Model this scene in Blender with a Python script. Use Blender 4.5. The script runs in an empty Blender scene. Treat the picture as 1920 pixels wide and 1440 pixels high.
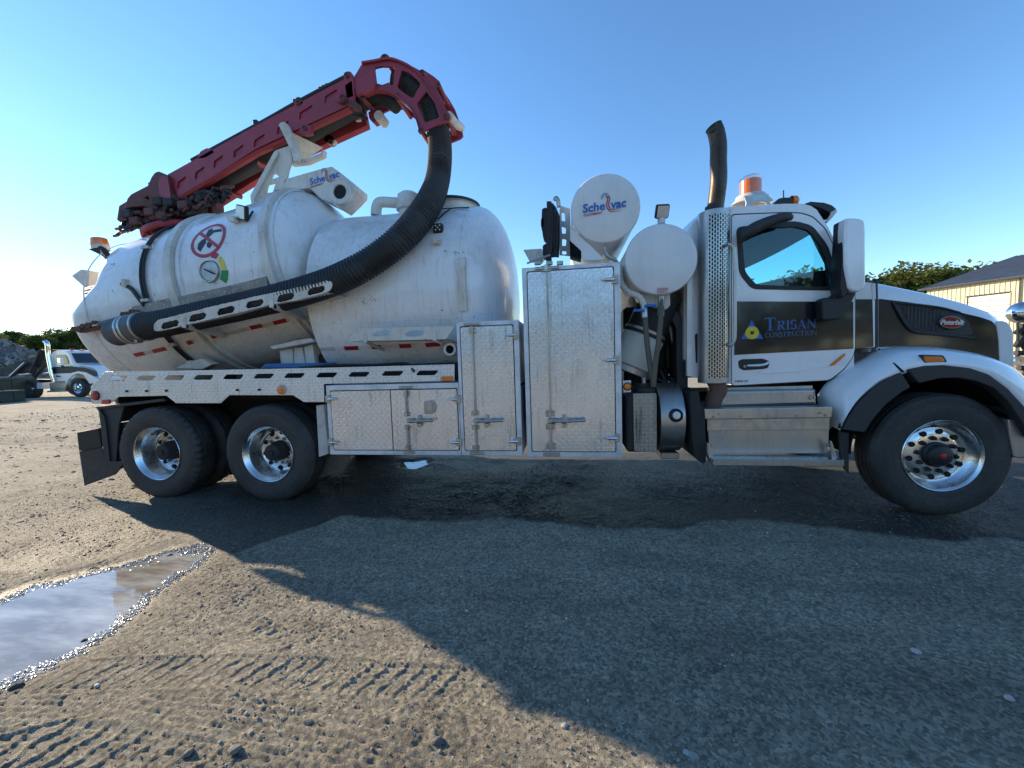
import bpy, bmesh, math, random
import numpy as np
from mathutils import Vector, Matrix, noise as mnoise
random.seed(7); rng = np.random.default_rng(7)
R = math.radians
scene = bpy.context.scene
COL = scene.collection

# ---------------------------------------------------------------- camera, world, sun, exposure
CF, CD, CH, CYAW, CPIT, CROL = 728.7, 3.612, 1.451, .1454, .0687, .0317
fw = Vector((-math.sin(CYAW)*math.cos(CPIT), math.cos(CYAW)*math.cos(CPIT), -math.sin(CPIT)))
r0 = Vector((math.cos(CYAW), math.sin(CYAW), 0)); u0 = r0.cross(fw)
rt = r0*math.cos(CROL)-u0*math.sin(CROL); up = r0*math.sin(CROL)+u0*math.cos(CROL)
EYE = Vector((0, -CD, CH))
cam = bpy.data.cameras.new('camera'); cam.sensor_width = 36; cam.lens = 36*CF/1920
cam.clip_start = .05; cam.clip_end = 3000
camo = bpy.data.objects.new('camera', cam); COL.objects.link(camo)
m = Matrix((rt, up, -fw)).transposed().to_4x4(); m.translation = EYE
camo.matrix_world = m; scene.camera = camo

SUN_EL, SUN_AZ = 18.6, 22.4           # azimuth measured from -X towards +Y
world = bpy.data.worlds.new('World'); scene.world = world; world.use_nodes = True
wn = world.node_tree; bg = wn.nodes['Background']
sky = wn.nodes.new('ShaderNodeTexSky'); sky.sky_type = 'NISHITA'; sky.sun_disc = False
sky.sun_elevation = R(SUN_EL); sky.sun_rotation = R(-(90-SUN_AZ)); sky.air_density = 1.0
sky.dust_density = .02; sky.ozone_density = 3.0; sky.altitude = 200
hs_ = wn.nodes.new('ShaderNodeHueSaturation'); hs_.inputs['Saturation'].default_value = 1.12; wn.links.new(sky.outputs[0], hs_.inputs['Color']); wn.links.new(hs_.outputs[0], bg.inputs[0]); bg.inputs[1].default_value = .118
sd = Vector((-math.cos(R(SUN_EL))*math.cos(R(SUN_AZ)), math.cos(R(SUN_EL))*math.sin(R(SUN_AZ)), math.sin(R(SUN_EL))))
sl = bpy.data.lights.new('sun', 'SUN'); sl.energy = 3.5; sl.angle = R(.53); sl.color = (1, .83, .60)
so = bpy.data.objects.new('sun', sl); COL.objects.link(so); so.rotation_euler = sd.to_track_quat('Z', 'Y').to_euler()
so.location = sd*60
scene.view_settings.view_transform = 'Standard'; scene.view_settings.look = 'None'
scene.view_settings.gamma = 1; scene.view_settings.use_curve_mapping = False
scene.view_settings.exposure = 1.34
scene.render.engine = 'CYCLES'
scene.cycles.max_bounces = 8; scene.cycles.transparent_max_bounces = 16

# ---------------------------------------------------------------- surveying helpers (photo pixel + known depth -> metres)
def ray(u, v): return fw + rt*((u-960)/CF) + up*((720-v)/CF)
def W(u, v, Y):
    d = ray(u, v); t = (Y+CD)/d.y; return EYE + d*t
def G(u, v, z=0.):
    d = ray(u, v); t = (z-CH)/d.z; return EYE + d*t
def XZ(pts, Y): return [(lambda p: (p.x, p.z))(W(a, b, Y)) for a, b in pts]

# ---------------------------------------------------------------- materials
def lin(c): return tuple(((x/12.92) if x <= .04045 else ((x+.055)/1.055)**2.4) for x in c)
def hx(r, g, b): return lin((r/255, g/255, b/255))
class NT:
    def __init__(s, name):
        s.m = bpy.data.materials.new(name); s.m.use_nodes = True; s.t = s.m.node_tree; s.n = s.t.nodes
        s.b = s.n['Principled BSDF']; s.out = s.n['Material Output']
    def node(s, ty, **k):
        n = s.n.new(ty)
        for a, b in k.items(): setattr(n, a, b)
        return n
    def link(s, a, b): s.t.links.new(a, b)
    def coord(s, kind='Object'): return s.node('ShaderNodeTexCoord').outputs[kind]
    def noise(s, scale, detail=4, vec=None, rough=.55, dist=0):
        n = s.node('ShaderNodeTexNoise'); n.inputs['Scale'].default_value = scale; n.inputs['Detail'].default_value = detail
        n.inputs['Roughness'].default_value = rough; n.inputs['Distortion'].default_value = dist
        s.link(vec if vec else s.coord(), n.inputs['Vector']); return n.outputs['Fac']
    def map(s, vec, scale=(1, 1, 1), rot=(0, 0, 0), loc=(0, 0, 0)):
        n = s.node('ShaderNodeMapping'); n.inputs['Scale'].default_value = scale; n.inputs['Rotation'].default_value = rot
        n.inputs['Location'].default_value = loc; s.link(vec, n.inputs['Vector']); return n.outputs[0]
    def ramp(s, fac, stops):
        n = s.node('ShaderNodeValToRGB'); e = n.color_ramp.elements
        e[0].position, e[1].position = stops[0][0], stops[-1][0]
        def cc(c): return (c, c, c, 1) if isinstance(c, (int, float)) else (*c, 1)
        e[0].color, e[1].color = cc(stops[0][1]), cc(stops[-1][1])
        for p, c in stops[1:-1]:
            q = e.new(p); q.color = cc(c)
        s.link(fac, n.inputs[0]); return n.outputs[0]
    def mix(s, fac, a, b, mode='MIX'):
        n = s.node('ShaderNodeMix', data_type='RGBA', blend_type=mode)
        for i, v in ((0, fac), (6, a), (7, b)):
            if isinstance(v, (int, float)): n.inputs[i].default_value = v if i == 0 else (v, v, v, 1)
            elif isinstance(v, tuple): n.inputs[i].default_value = (*v, 1)
            else: s.link(v, n.inputs[i])
        return n.outputs[2]
    def math(s, op, a, b=0., c=0., clamp=False):
        n = s.node('ShaderNodeMath', operation=op); n.use_clamp = clamp
        for i, v in enumerate((a, b, c)):
            if isinstance(v, (int, float)): n.inputs[i].default_value = v
            else: s.link(v, n.inputs[i])
        return n.outputs[0]
    def sep(s, vec):
        n = s.node('ShaderNodeSeparateXYZ'); s.link(vec, n.inputs[0]); return n.outputs
    def bump(s, h, strength=.3, dist=.01):
        n = s.node('ShaderNodeBump'); n.inputs['Strength'].default_value = strength; n.inputs['Distance'].default_value = dist
        s.link(h, n.inputs['Height']); s.link(n.outputs[0], s.b.inputs['Normal']); return n
    def set(s, **k):
        for a, v in k.items():
            i = s.b.inputs[a.replace('_', ' ')]
            if isinstance(v, (int, float)): i.default_value = v
            elif isinstance(v, tuple): i.default_value = (*v, 1)
            else: s.link(v, i)
def worn(name, col, dirt=(.16, .13, .10), amt=.5, rough=.35, metal=0., coat=0., scale=2.5, speck=None, streak=0., bump=.03, wave=0.):
    t = NT(name); co = t.coord()
    big = t.noise(scale, 6, co, .65); fine = t.noise(scale*14, 4, co, .6)
    f = t.math('MULTIPLY', t.ramp(big, [(.42, 0.), (.72, 1.)]), t.ramp(fine, [(.3, .35), (.7, 1.)]))
    f = t.math('MULTIPLY', f, amt)
    base = t.mix(f, col, dirt)
    if streak:
        st = t.noise(3, 5, t.map(co, (9, 9, .55)), .6)
        base = t.mix(t.math('MULTIPLY', t.ramp(st, [(.52, 0.), (.75, 1.)]), streak), base, tuple(x*.8 for x in dirt))
    if speck:
        sp = t.noise(scale*9, 3, co, .75)
        base = t.mix(t.ramp(sp, [(speck[0], 0.), (speck[0]+.02, 1.)]), base, speck[1])
    rr = t.math('ADD', t.math('MULTIPLY', t.ramp(big, [(.35, 0.), (.75, 1.)]), .3), rough)
    t.set(Base_Color=base, Roughness=rr, Metallic=metal, Coat_Weight=coat, Coat_Roughness=.06)
    if bump:
        h = fine
        if wave: h = t.math('ADD', t.math('MULTIPLY', fine, .12), t.math('MULTIPLY', t.noise(wave, 2, co), 2.))
        t.bump(h, bump, .01)
    return t.m
def treadplate(name, base=.93, pitch=.032, dirt=.24, rough=.17, tint=(1, 1, 1), strength=.75):
    t = NT(name); co = t.coord(); X, Y, Z = t.sep(co)[:3]
    a = t.math('DIVIDE', t.math('ADD', X, t.math('MULTIPLY', Y, .7)), pitch)
    b = t.math('DIVIDE', t.math('ADD', Z, t.math('MULTIPLY', Y, .7)), pitch)
    fa = t.math('FLOOR', a); fb = t.math('FLOOR', b)
    par = t.math('MODULO', t.math('ABSOLUTE', t.math('ADD', fa, fb)), 2.)       # 0 / 1
    x = t.math('SUBTRACT', t.math('SUBTRACT', a, fa), .5); y = t.math('SUBTRACT', t.math('SUBTRACT', b, fb), .5)
    p = t.math('ADD', x, y); q = t.math('SUBTRACT', x, y)
    u = t.math('ADD', t.math('MULTIPLY', p, t.math('SUBTRACT', 1., par)), t.math('MULTIPLY', q, par))
    v = t.math('ADD', t.math('MULTIPLY', q, t.math('SUBTRACT', 1., par)), t.math('MULTIPLY', p, par))
    e = t.math('ADD', t.math('POWER', t.math('ABSOLUTE', t.math('DIVIDE', u, .86)), 2.), t.math('POWER', t.math('ABSOLUTE', t.math('DIVIDE', v, .19)), 2.))
    h = t.math('SUBTRACT', 1., e, clamp=True)
    n1 = t.noise(1.7, 5, co, .6); n2 = t.noise(40, 3, co, .7); st = t.noise(3, 5, t.map(co, (10, 10, .7)), .65)
    d = t.math('MULTIPLY', t.math('MULTIPLY', t.ramp(n1, [(.35, 0.), (.7, 1.)]), t.ramp(n2, [(.4, .2), (.65, 1.)])), dirt*1.6)
    c = t.mix(h, tuple(base*.80*k for k in tint), tuple(min(1, base*1.3)*k for k in tint))
    c = t.mix(d, c, (.20, .175, .15))
    c = t.mix(t.math('MULTIPLY', t.ramp(st, [(.56, 0.), (.72, 1.)]), dirt*2.2, clamp=True), c, (.10, .085, .075))
    t.set(Base_Color=c, Metallic=.9, Roughness=t.math('ADD', t.math('MULTIPLY', n1, .3), rough-.06))
    hh = t.math('ADD', h, t.math('MULTIPLY', t.noise(2.6, 3, co), 4.))
    t.bump(hh, strength, .003); return t.m
def plain(name, col, rough=.5, metal=0., coat=0., emis=None, alpha=None, trans=0.):
    t = NT(name); n = t.noise(9, 4); c = t.mix(t.ramp(n, [(.3, 0.), (.75, 1.)]), col, tuple(x*.72 for x in col))
    t.set(Base_Color=c, Roughness=rough, Metallic=metal, Coat_Weight=coat, Transmission_Weight=trans)
    return t.m
M = {}
M['white'] = worn('white_paint', (.74, .74, .72), (.42, .37, .30), .35, .16, 0, .6, 1.6, (.73, (.10, .08, .07)), .10, .02)
M['tankwhite'] = worn('tank_white_paint', (.80, .80, .79), (.42, .36, .28), .75, .2, 0, .4, 1.3, (.72, (.09, .08, .07)), .42, .03, 2.2)
M['cream'] = worn('dirty_white_paint', (.68, .65, .59), (.28, .23, .17), .75, .38, 0, .1, 2.2, (.70, (.10, .05, .03)), .35, .05)
M['chipped'] = worn('chipped_white_paint', (.66, .62, .55), (.30, .24, .17), .6, .45, 0, 0, 4, (.655, (.06, .035, .025)), .3, .1)
M['capwhite'] = worn('air_tank_white', (.72, .72, .71), (.40, .37, .32), .45, .3, 0, .15, 2, (.76, (.1, .1, .1)), .12, .02)
M['cab'] = worn('cab_white_paint', (.82, .82, .82), (.45, .42, .38), .22, .10, 0, .9, 1.4, None, .06, .0)
M['black'] = worn('black_gloss_paint', (.012, .014, .017), (.05, .045, .04), .25, .07, 0, .5, 1.5, None, .05, .0)
M['flare'] = worn('black_plastic', (.022, .024, .027), (.07, .065, .06), .5, .5, 0, 0, 3)
M['darksteel'] = worn('dark_chassis_steel', (.02, .02, .021), (.07, .06, .05), .6, .55, .2, 0, 4)
def rubbermat():
    t = NT('tyre_rubber'); co = t.coord(); X, Y, Z = t.sep(co)[:3]; r = t.math('SQRT', t.math('ADD', t.math('MULTIPLY', X, X), t.math('MULTIPLY', Z, Z)))
    an = t.math('ARCTAN2', Z, X); cv = t.node('ShaderNodeCombineXYZ'); t.link(t.math('MULTIPLY', an, 9.), cv.inputs[0]); t.link(t.math('MULTIPLY', r, 60.), cv.inputs[1])
    let = t.ramp(t.noise(1.6, 2, cv.outputs[0], .6), [(.52, 0.), (.56, 1.)]); band = t.math('MULTIPLY', t.math('GREATER_THAN', r, .385), t.math('LESS_THAN', r, .425)); let = t.math('MULTIPLY', let, band)
    ribs = t.math('MULTIPLY', t.math('SINE', t.math('MULTIPLY', r, 620.)), .5)
    ribs = t.math('MULTIPLY', ribs, t.math('ADD', t.math('MULTIPLY', t.math('GREATER_THAN', r, .44), t.math('LESS_THAN', r, .48)), t.math('MULTIPLY', t.math('GREATER_THAN', r, .33), t.math('LESS_THAN', r, .355))))
    n = t.noise(4, 5, co, .65); f = t.noise(40, 4, co, .7); d = t.math('MULTIPLY', t.ramp(n, [(.35, .1), (.7, 1.)]), t.ramp(f, [(.35, .2), (.7, 1.)]))
    c = t.mix(t.math('MULTIPLY', d, .75), (.020, .020, .021), (.11, .10, .085)); c = t.mix(t.math('MULTIPLY', let, .5), c, (.075, .072, .068))
    t.set(Base_Color=c, Roughness=t.math('ADD', .48, t.math('MULTIPLY', n, .35))); t.bump(t.math('ADD', t.math('ADD', t.math('MULTIPLY', let, 1.4), ribs), t.math('MULTIPLY', f, .8)), .6, .004); return t.m
M['rubber'] = rubbermat()
M['hose'] = worn('black_corrugated_hose', (.016, .017, .019), (.10, .095, .085), .45, .45, 0, 0, 5, (.74, (.3, .28, .25)))
M['hoseclamp'] = worn('grey_hose_coupling', (.10, .11, .12), (.16, .15, .13), .5, .42, .3, 0, 6)
M['red'] = worn('red_boom_paint', (.30, .026, .052), (.12, .05, .045), .7, .38, 0, .15, 3, (.70, (.03, .015, .015)), .25, .04)
M['redlight'] = worn('faded_red_paint', (.34, .028, .04), (.13, .05, .04), .6, .45, 0, 0, 3)
M['rust'] = worn('rusty_grimy_steel', (.13, .05, .045), (.035, .03, .027), .8, .65, .1, 0, 5, (.66, (.20, .19, .18)))
M['cable'] = worn('cable_sheath', (.014, .015, .015), (.05, .05, .045), .5, .5, 0, 0, 6)
M['tread'] = treadplate('aluminium_tread_plate')
M['treadrail'] = treadplate('aluminium_tread_plate_worn', .88, .033, .22, .3)
M['treaddirty'] = treadplate('tread_plate_muddy', .45, .036, .5, .4, (1, .92, .8))
M['framealu'] = worn('painted_box_frame', (.72, .74, .77), (.15, .13, .12), .6, .3, .35, 0, 5, (.70, (.12, .11, .10)), .15, .05)
M['alu'] = worn('brushed_aluminium', (.47, .455, .43), (.26, .22, .18), .6, .28, .9, 0, 2.5, None, .35, .04, 3)
M['galv'] = worn('shield_steel', (.42, .42, .42), (.2, .17, .13), .5, .3, .9, 0, 4)
M['chrome'] = plain('chrome', (.85, .85, .85), .07, 1.); M['rimalu'] = worn('polished_rim', (.80, .80, .79), (.45, .42, .37), .5, .13, 1., 0, 4, None, 0, .05); M['flapmud'] = worn('muddy_flap', (.17, .16, .14), (.08, .07, .06), .7, .6, 0, 0, 8, (.62, (.03, .03, .03)))
M['nickel'] = worn('zinc_hardware', (.50, .47, .42), (.12, .09, .06), .6, .3, .85, 0, 14, None, 0, .05)
M['exhaust'] = worn('heat_stained_exhaust', (.085, .066, .048), (.02, .016, .013), .8, .32, .85, 0, 3, None, .5)
M['rustpipe'] = worn('rusty_exhaust_pipe', (.17, .10, .075), (.07, .045, .035), .8, .75, .1, 0, 5)
M['orange'] = plain('amber_lens', (.85, .20, .01), .2, 0, .6); M['redlens'] = plain('red_lens', (.45, .01, .015), .2, 0, .6)
M['blue'] = plain('blue_print', (.012, .10, .40), .4); M['bluelogo'] = plain('blue_logo_print', (.02, .14, .52), .4)
M['bluedim'] = plain('blue_lettering', (.03, .13, .38), .3, 0, .3); M['bluepale'] = plain('pale_blue_lettering', (.07, .14, .26), .3, 0, .3)
M['redprint'] = plain('red_print', (.45, .02, .03), .4); M['yellow'] = plain('yellow_print', (.80, .62, .02), .4)
M['green'] = plain('green_print', (.01, .28, .07), .4); M['blackprint'] = plain('black_print', (.015, .015, .018), .5)
M['whiteprint'] = plain('white_print', (.75, .74, .72), .4); M['darkred'] = plain('dark_red_badge', (.28, .01, .015), .2, 0, 1.)
M['tapered'] = worn('red_reflective_tape', (.33, .012, .015), (.2, .12, .1), .5, .3, 0, 0, 8)
M['tapegrey'] = worn('faded_reflective_tape', (.52, .50, .45), (.3, .26, .2), .6, .4, 0, 0, 8)
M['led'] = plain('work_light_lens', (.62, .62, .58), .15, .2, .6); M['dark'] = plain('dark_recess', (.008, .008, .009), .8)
M['interior'] = plain('cab_interior_grey', (.06, .07, .08), .7); M['seat'] = plain('dark_seat_cloth', (.03, .035, .04), .8)
M['bluetarp'] = plain('blue_plastic', (.03, .16, .42), .4); M['olive'] = worn('olive_rubber_hose', (.11, .095, .065), (.06, .05, .04), .6, .55)
M['creamplast'] = worn('cream_canister', (.58, .57, .50), (.3, .27, .2), .4, .3, 0, .2, 3)
def glassmat(name, tint, refl=1.0):
    t = NT(name); t.n.remove(t.b)
    tr = t.node('ShaderNodeBsdfTransparent'); tr.inputs[0].default_value = (*tint, 1)
    gl = t.node('ShaderNodeBsdfGlossy'); gl.inputs[0].default_value = (.9, .95, 1, 1); gl.inputs['Roughness'].default_value = .01
    fr = t.node('ShaderNodeFresnel'); bf = t.node('ShaderNodeNewGeometry').outputs['Backfacing']; t.link(t.math('SUBTRACT', 1.5, t.math('MULTIPLY', bf, .8333)), fr.inputs[0])
    mx = t.node('ShaderNodeMixShader'); t.link(t.math('MULTIPLY', fr.outputs[0], refl, clamp=True), mx.inputs[0])
    t.link(tr.outputs[0], mx.inputs[1]); t.link(gl.outputs[0], mx.inputs[2]); t.link(mx.outputs[0], t.out.inputs[0]); return t.m
M['glass'] = glassmat('tinted_glass', (.66, .93, .94)); M['clearlens'] = glassmat('clear_dome', (.95, .93, .9), 1.6)
M['darkglass'] = plain('dark_windscreen', (.02, .025, .04), .08, 0, 1.)
def perforated():
    t = NT('perforated_heat_shield'); co = t.coord(); X, Y, Z = t.sep(co)[:3]
    ang = t.math('ARCTAN2', X, t.math('MULTIPLY', Y, -1.))
    a = t.math('DIVIDE', ang, .165); fa = t.math('FLOOR', a)
    odd = t.math('MODULO', t.math('ABSOLUTE', fa), 2.)
    b = t.math('ADD', t.math('DIVIDE', Z, .036), t.math('MULTIPLY', odd, .5)); fb = t.math('FRACT', b)
    x = t.math('ABSOLUTE', t.math('SUBTRACT', t.math('SUBTRACT', a, fa), .5)); y = t.math('ABSOLUTE', t.math('SUBTRACT', fb, .5))
    hole = t.math('MULTIPLY', t.math('LESS_THAN', x, .27), t.math('LESS_THAN', y, .36))
    lim = t.math('MULTIPLY', t.math('LESS_THAN', t.math('ABSOLUTE', ang), 1.25), t.math('LESS_THAN', t.math('ABSOLUTE', Z), .81))
    hole = t.math('MULTIPLY', hole, lim)
    n = t.noise(3, 5, co); t.set(Base_Color=t.mix(t.ramp(n, [(.4, 0.), (.75, 1.)]), (.50, .49, .46), (.30, .26, .2)), Metallic=.9, Roughness=.28)
    t.set(Alpha=t.math('SUBTRACT', 1., hole)); t.bump(t.math('SUBTRACT', 1., hole), .3, .003); return t.m
M['perf'] = perforated()
def meshgrille():
    t = NT('hood_intake_mesh'); co = t.coord(); X, Y, Z = t.sep(co)[:3]
    v = t.node('ShaderNodeTexVoronoi'); v.inputs['Scale'].default_value = 34; v.inputs['Randomness'].default_value = .15
    t.link(t.map(co, (1, 0, 1.6)), v.inputs['Vector']); f = t.ramp(v.outputs['Distance'], [(.3, 0.), (.5, 1.)])
    t.set(Base_Color=t.mix(f, (.004, .004, .005), (.035, .035, .04)), Roughness=.35); t.bump(f, .9, .006); return t.m
M['grille'] = meshgrille()

# ---------------------------------------------------------------- object helpers
def link(o): COL.objects.link(o); return o
def empty(name, loc, label, cat, group=None, rz=0, local=False):
    o = bpy.data.objects.new(name, None); o.empty_display_size = .3; o.location = loc; o.rotation_euler = (0, 0, rz); link(o)
    o['label'] = label; o['category'] = cat
    if group: o['group'] = group
    if not local: WPOS[o.name] = Vector(loc)
    return o
def tag(o, label=None, cat=None, group=None, kind=None):
    if label: o['label'] = label
    if cat: o['category'] = cat
    if group: o['group'] = group
    if kind: o['kind'] = kind
    return o
def put(name, me, mat, parent=None, smooth=False, loc=None):
    if mat is not None and not me.materials: me.materials.append(M[mat] if isinstance(mat, str) else mat)
    if smooth:
        me.polygons.foreach_set('use_smooth', [True]*len(me.polygons))
        if smooth != True:
            try: me.set_sharp_from_angle(angle=R(smooth))
            except Exception: pass
    o = bpy.data.objects.new(name, me); link(o)
    wp = Vector(loc) if loc is not None else Vector((0, 0, 0))
    if parent is not None: o.parent = parent; o.location = wp - WPOS.get(parent.name, Vector((0, 0, 0)))
    else: o.location = wp
    WPOS[o.name] = wp
    return o
WPOS = {}
def mesh(verts, faces):
    me = bpy.data.meshes.new('m'); me.from_pydata([tuple(v) for v in verts], [], faces); me.update(); return me
def mo(name, verts, faces, mat, parent=None, smooth=False, loc=None): return put(name, mesh(verts, faces), mat, parent, smooth, loc)
def joined(parts):
    vs, fs = [], []
    for v, f in parts:
        k = len(vs); vs += [tuple(p) for p in v]; fs += [tuple(i+k for i in q) for q in f]
    return vs, fs
def boxvf(x0, x1, y0, y1, z0, z1):
    v = [(x, y, z) for x in (x0, x1) for y in (y0, y1) for z in (z0, z1)]
    return v, [(0, 1, 3, 2), (4, 6, 7, 5), (0, 4, 5, 1), (2, 3, 7, 6), (0, 2, 6, 4), (1, 5, 7, 3)]
def bev(me, w, seg=1):
    bm = bmesh.new(); bm.from_mesh(me)
    bmesh.ops.bevel(bm, geom=list(bm.edges), offset=w, segments=seg, affect='EDGES', profile=.5, clamp_overlap=True)
    bm.to_mesh(me); bm.free(); return me
def box(name, x0, x1, y0, y1, z0, z1, mat, parent=None, b=.004, seg=1):
    me = mesh(*boxvf(min(x0, x1), max(x0, x1), min(y0, y1), max(y0, y1), min(z0, z1), max(z0, z1)))
    if b: bev(me, b, seg)
    return put(name, me, mat, parent, 35)
def frame(axis):
    a = Vector(axis).normalized(); h = Vector((0, 0, 1)) if abs(a.z) < .9 else Vector((0, -1, 0))
    s = a.cross(h).normalized(); t = s.cross(a).normalized(); return a, s, t
def lathevf(o, axis, prof, n=32, a0=0, a1=2*math.pi):
    o = Vector(o); a, s, t = frame(axis); full = abs(a1-a0-2*math.pi) < 1e-6; k = n if full else n+1
    vs = [o + a*h + (s*math.cos(a0+(a1-a0)*i/n)+t*math.sin(a0+(a1-a0)*i/n))*r for r, h in prof for i in range(k)]
    fs = []
    for j in range(len(prof)-1):
        for i in range(n):
            i2 = (i+1) % k if full else i+1
            fs.append((j*k+i, j*k+i2, (j+1)*k+i2, (j+1)*k+i))
    return vs, fs
def lathe(name, o, axis, prof, mat, parent=None, n=32, smooth=35, **k):
    v, f = lathevf(o, axis, prof, n, **k); me = mesh(v, f)
    bm = bmesh.new(); bm.from_mesh(me); bmesh.ops.remove_doubles(bm, verts=bm.verts, dist=1e-5); bmesh.ops.recalc_face_normals(bm, faces=bm.faces)
    bm.to_mesh(me); bm.free(); return put(name, me, mat, parent, smooth)
def cyl(name, p, q, r, mat, parent=None, n=20, c=None):
    p = Vector(p); q = Vector(q); L = (q-p).length; c = r*.12 if c is None else c
    return lathe(name, p, q-p, [(0, 0), (r-c, 0), (r, c), (r, L-c), (r-c, L), (0, L)], mat, parent, n)
def catmull(pts, k=8):
    P = [Vector(p) for p in pts]; P = [P[0]*2-P[1]]+P+[P[-1]*2-P[-2]]; out = []
    for i in range(1, len(P)-2):
        a, b, c, d = P[i-1:i+3]
        for j in range(k):
            t = j/k; out.append(.5*((2*b)+(c-a)*t+(2*a-5*b+4*c-d)*t*t+(3*b-a-3*c+d)*t**3))
    out.append(P[-2]); return out
def sweepvf(pts, rad, n=12, cap=True):
    pts = [Vector(p) for p in pts]; N = len(pts); vs = []; fs = []
    tg = [(pts[min(i+1, N-1)]-pts[max(i-1, 0)]).normalized() for i in range(N)]
    a, s, t = frame(tg[0]); 
    for i in range(N):
        s = (s - tg[i]*s.dot(tg[i])).normalized(); b = tg[i].cross(s)
        r = rad(i) if callable(rad) else rad
        vs += [pts[i]+(s*math.cos(2*math.pi*j/n)+b*math.sin(2*math.pi*j/n))*r for j in range(n)]
    for i in range(N-1):
        for j in range(n): fs.append((i*n+j, i*n+(j+1) % n, (i+1)*n+(j+1) % n, (i+1)*n+j))
    if cap: fs += [tuple(range(n))[::-1], tuple((N-1)*n+j for j in range(n))]
    return vs, fs
def tube(name, pts, r, mat, parent=None, n=10, k=6, curve=True):
    P = catmull(pts, k) if curve else pts
    v, f = sweepvf(P, r, n); return mo(name, v, f, mat, parent, 40)
def resample(P, step):
    P = [Vector(p) for p in P]; out = [P[0]]; need = step
    for a, b in zip(P, P[1:]):
        L = (b-a).length; s = need
        while s <= L: out.append(a+(b-a)*(s/L)); s += step
        need = s-L
    return out
def corrugated(name, pts, r, mat, parent, pitch=.034, depth=.012, n=28):
    P = resample(catmull(pts, 24), pitch/4)
    k = [0, depth, depth, 0]
    v, f = sweepvf(P, lambda i: r-depth+k[i % 4], n); return mo(name, v, f, mat, parent, 50)
def curve2d(polys, ext, b=.004, res=1):
    cu = bpy.data.curves.new('c', 'CURVE'); cu.dimensions = '2D'; cu.fill_mode = 'BOTH'
    for P in polys:
        s = cu.splines.new('POLY'); s.points.add(len(P)-1)
        for i, p in enumerate(P): s.points[i].co = (p[0], p[1], 0, 1)
        s.use_cyclic_u = True
    cu.extrude = max(ext/2-b, 0.0001); cu.bevel_depth = b; cu.bevel_resolution = res; cu.offset = -b
    o = bpy.data.objects.new('c', cu); me = bpy.data.meshes.new_from_object(o); bpy.data.objects.remove(o); bpy.data.curves.remove(cu)
    return me
def xform(me, fn):
    co = np.empty(len(me.vertices)*3); me.vertices.foreach_get('co', co); co = co.reshape(-1, 3); co = fn(co)
    me.vertices.foreach_set('co', np.ascontiguousarray(co).ravel()); me.update(); return me
def plate(name, poly, y0, y1, mat, parent=None, holes=(), b=.004, res=1, smooth=35):
    """outline in (x,z), thickness from y0 to y1"""
    y0, y1 = min(y0, y1), max(y0, y1)
    me = curve2d([poly]+list(holes), y1-y0, min(b, (y1-y0)*.45), res)
    xform(me, lambda c: np.stack([c[:, 0], (y0+y1)/2-c[:, 2], c[:, 1]], 1))
    return put(name, me, mat, parent, smooth)
def roundpoly(P, r, k=5):
    out = []; n = len(P)
    for i in range(n):
        a, b, c = Vector(P[i-1]), Vector(P[i]), Vector(P[(i+1) % n])
        ra = min(r, (a-b).length*.45, (c-b).length*.45); p = b+(a-b).normalized()*ra; q = b+(c-b).normalized()*ra
        for j in range(k+1):
            t = j/k; out.append(tuple(p*(1-t)**2+b*2*t*(1-t)+q*t*t))
    return out
def pplate(name, px, Y, d, mat, parent=None, holes=(), rnd=0, **k):
    P = XZ(px, Y); P = roundpoly(P, rnd) if rnd else P
    return plate(name, P, Y, Y+d, mat, parent, [XZ(h, Y) for h in holes], **k)
def copyof(o, delta, parent='same'):
    c = o.copy(); link(c); c.location = o.location+Vector(delta); WPOS[c.name] = WPOS.get(o.name, Vector((0, 0, 0)))+Vector(delta)
    if parent != 'same': c.parent = parent
    return c
def loft(name, secs, mat, parent=None, smooth=40, closed=False, cap=False):
    n = len(secs[0]); vs = [p for s in secs for p in s]; fs = []
    for i in range(len(secs)-1):
        for j in range(n if closed else n-1):
            j2 = (j+1) % n; fs.append((i*n+j, i*n+j2, (i+1)*n+j2, (i+1)*n+j))
    if cap: fs += [tuple(range(n))[::-1], tuple((len(secs)-1)*n+j for j in range(n))]
    me = mesh(vs, fs); bm = bmesh.new(); bm.from_mesh(me); bmesh.ops.recalc_face_normals(bm, faces=bm.faces); bm.to_mesh(me); bm.free()
    return put(name, me, mat, parent, smooth)
def text(name, s, loc, size, mat, parent, shear=0, bold=0., ext=.001, xs=1., align='LEFT', normal=None, right=None, spacing=1.):
    """flat lettering facing -Y by default"""
    cu = bpy.data.curves.new('t', 'FONT'); cu.body = s; cu.size = size; cu.shear = shear; cu.offset = bold; cu.extrude = ext; cu.align_x = align
    cu.space_character = spacing; cu.resolution_u = 3
    o = bpy.data.objects.new('t', cu); link(o); me = bpy.data.meshes.new_from_object(o.evaluated_get(bpy.context.evaluated_depsgraph_get()))
    bpy.data.objects.remove(o); bpy.data.curves.remove(cu)
    r = Vector(right or (1, 0, 0)).normalized(); nn = Vector(normal or (0, -1, 0)).normalized(); u = nn.cross(r).normalized(); L = Vector(loc)
    A = np.array([list(r*xs), list(u), list(nn)])
    xform(me, lambda c: c@A+np.array(L)); me.materials.clear(); return put(name, me, mat, parent)
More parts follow.
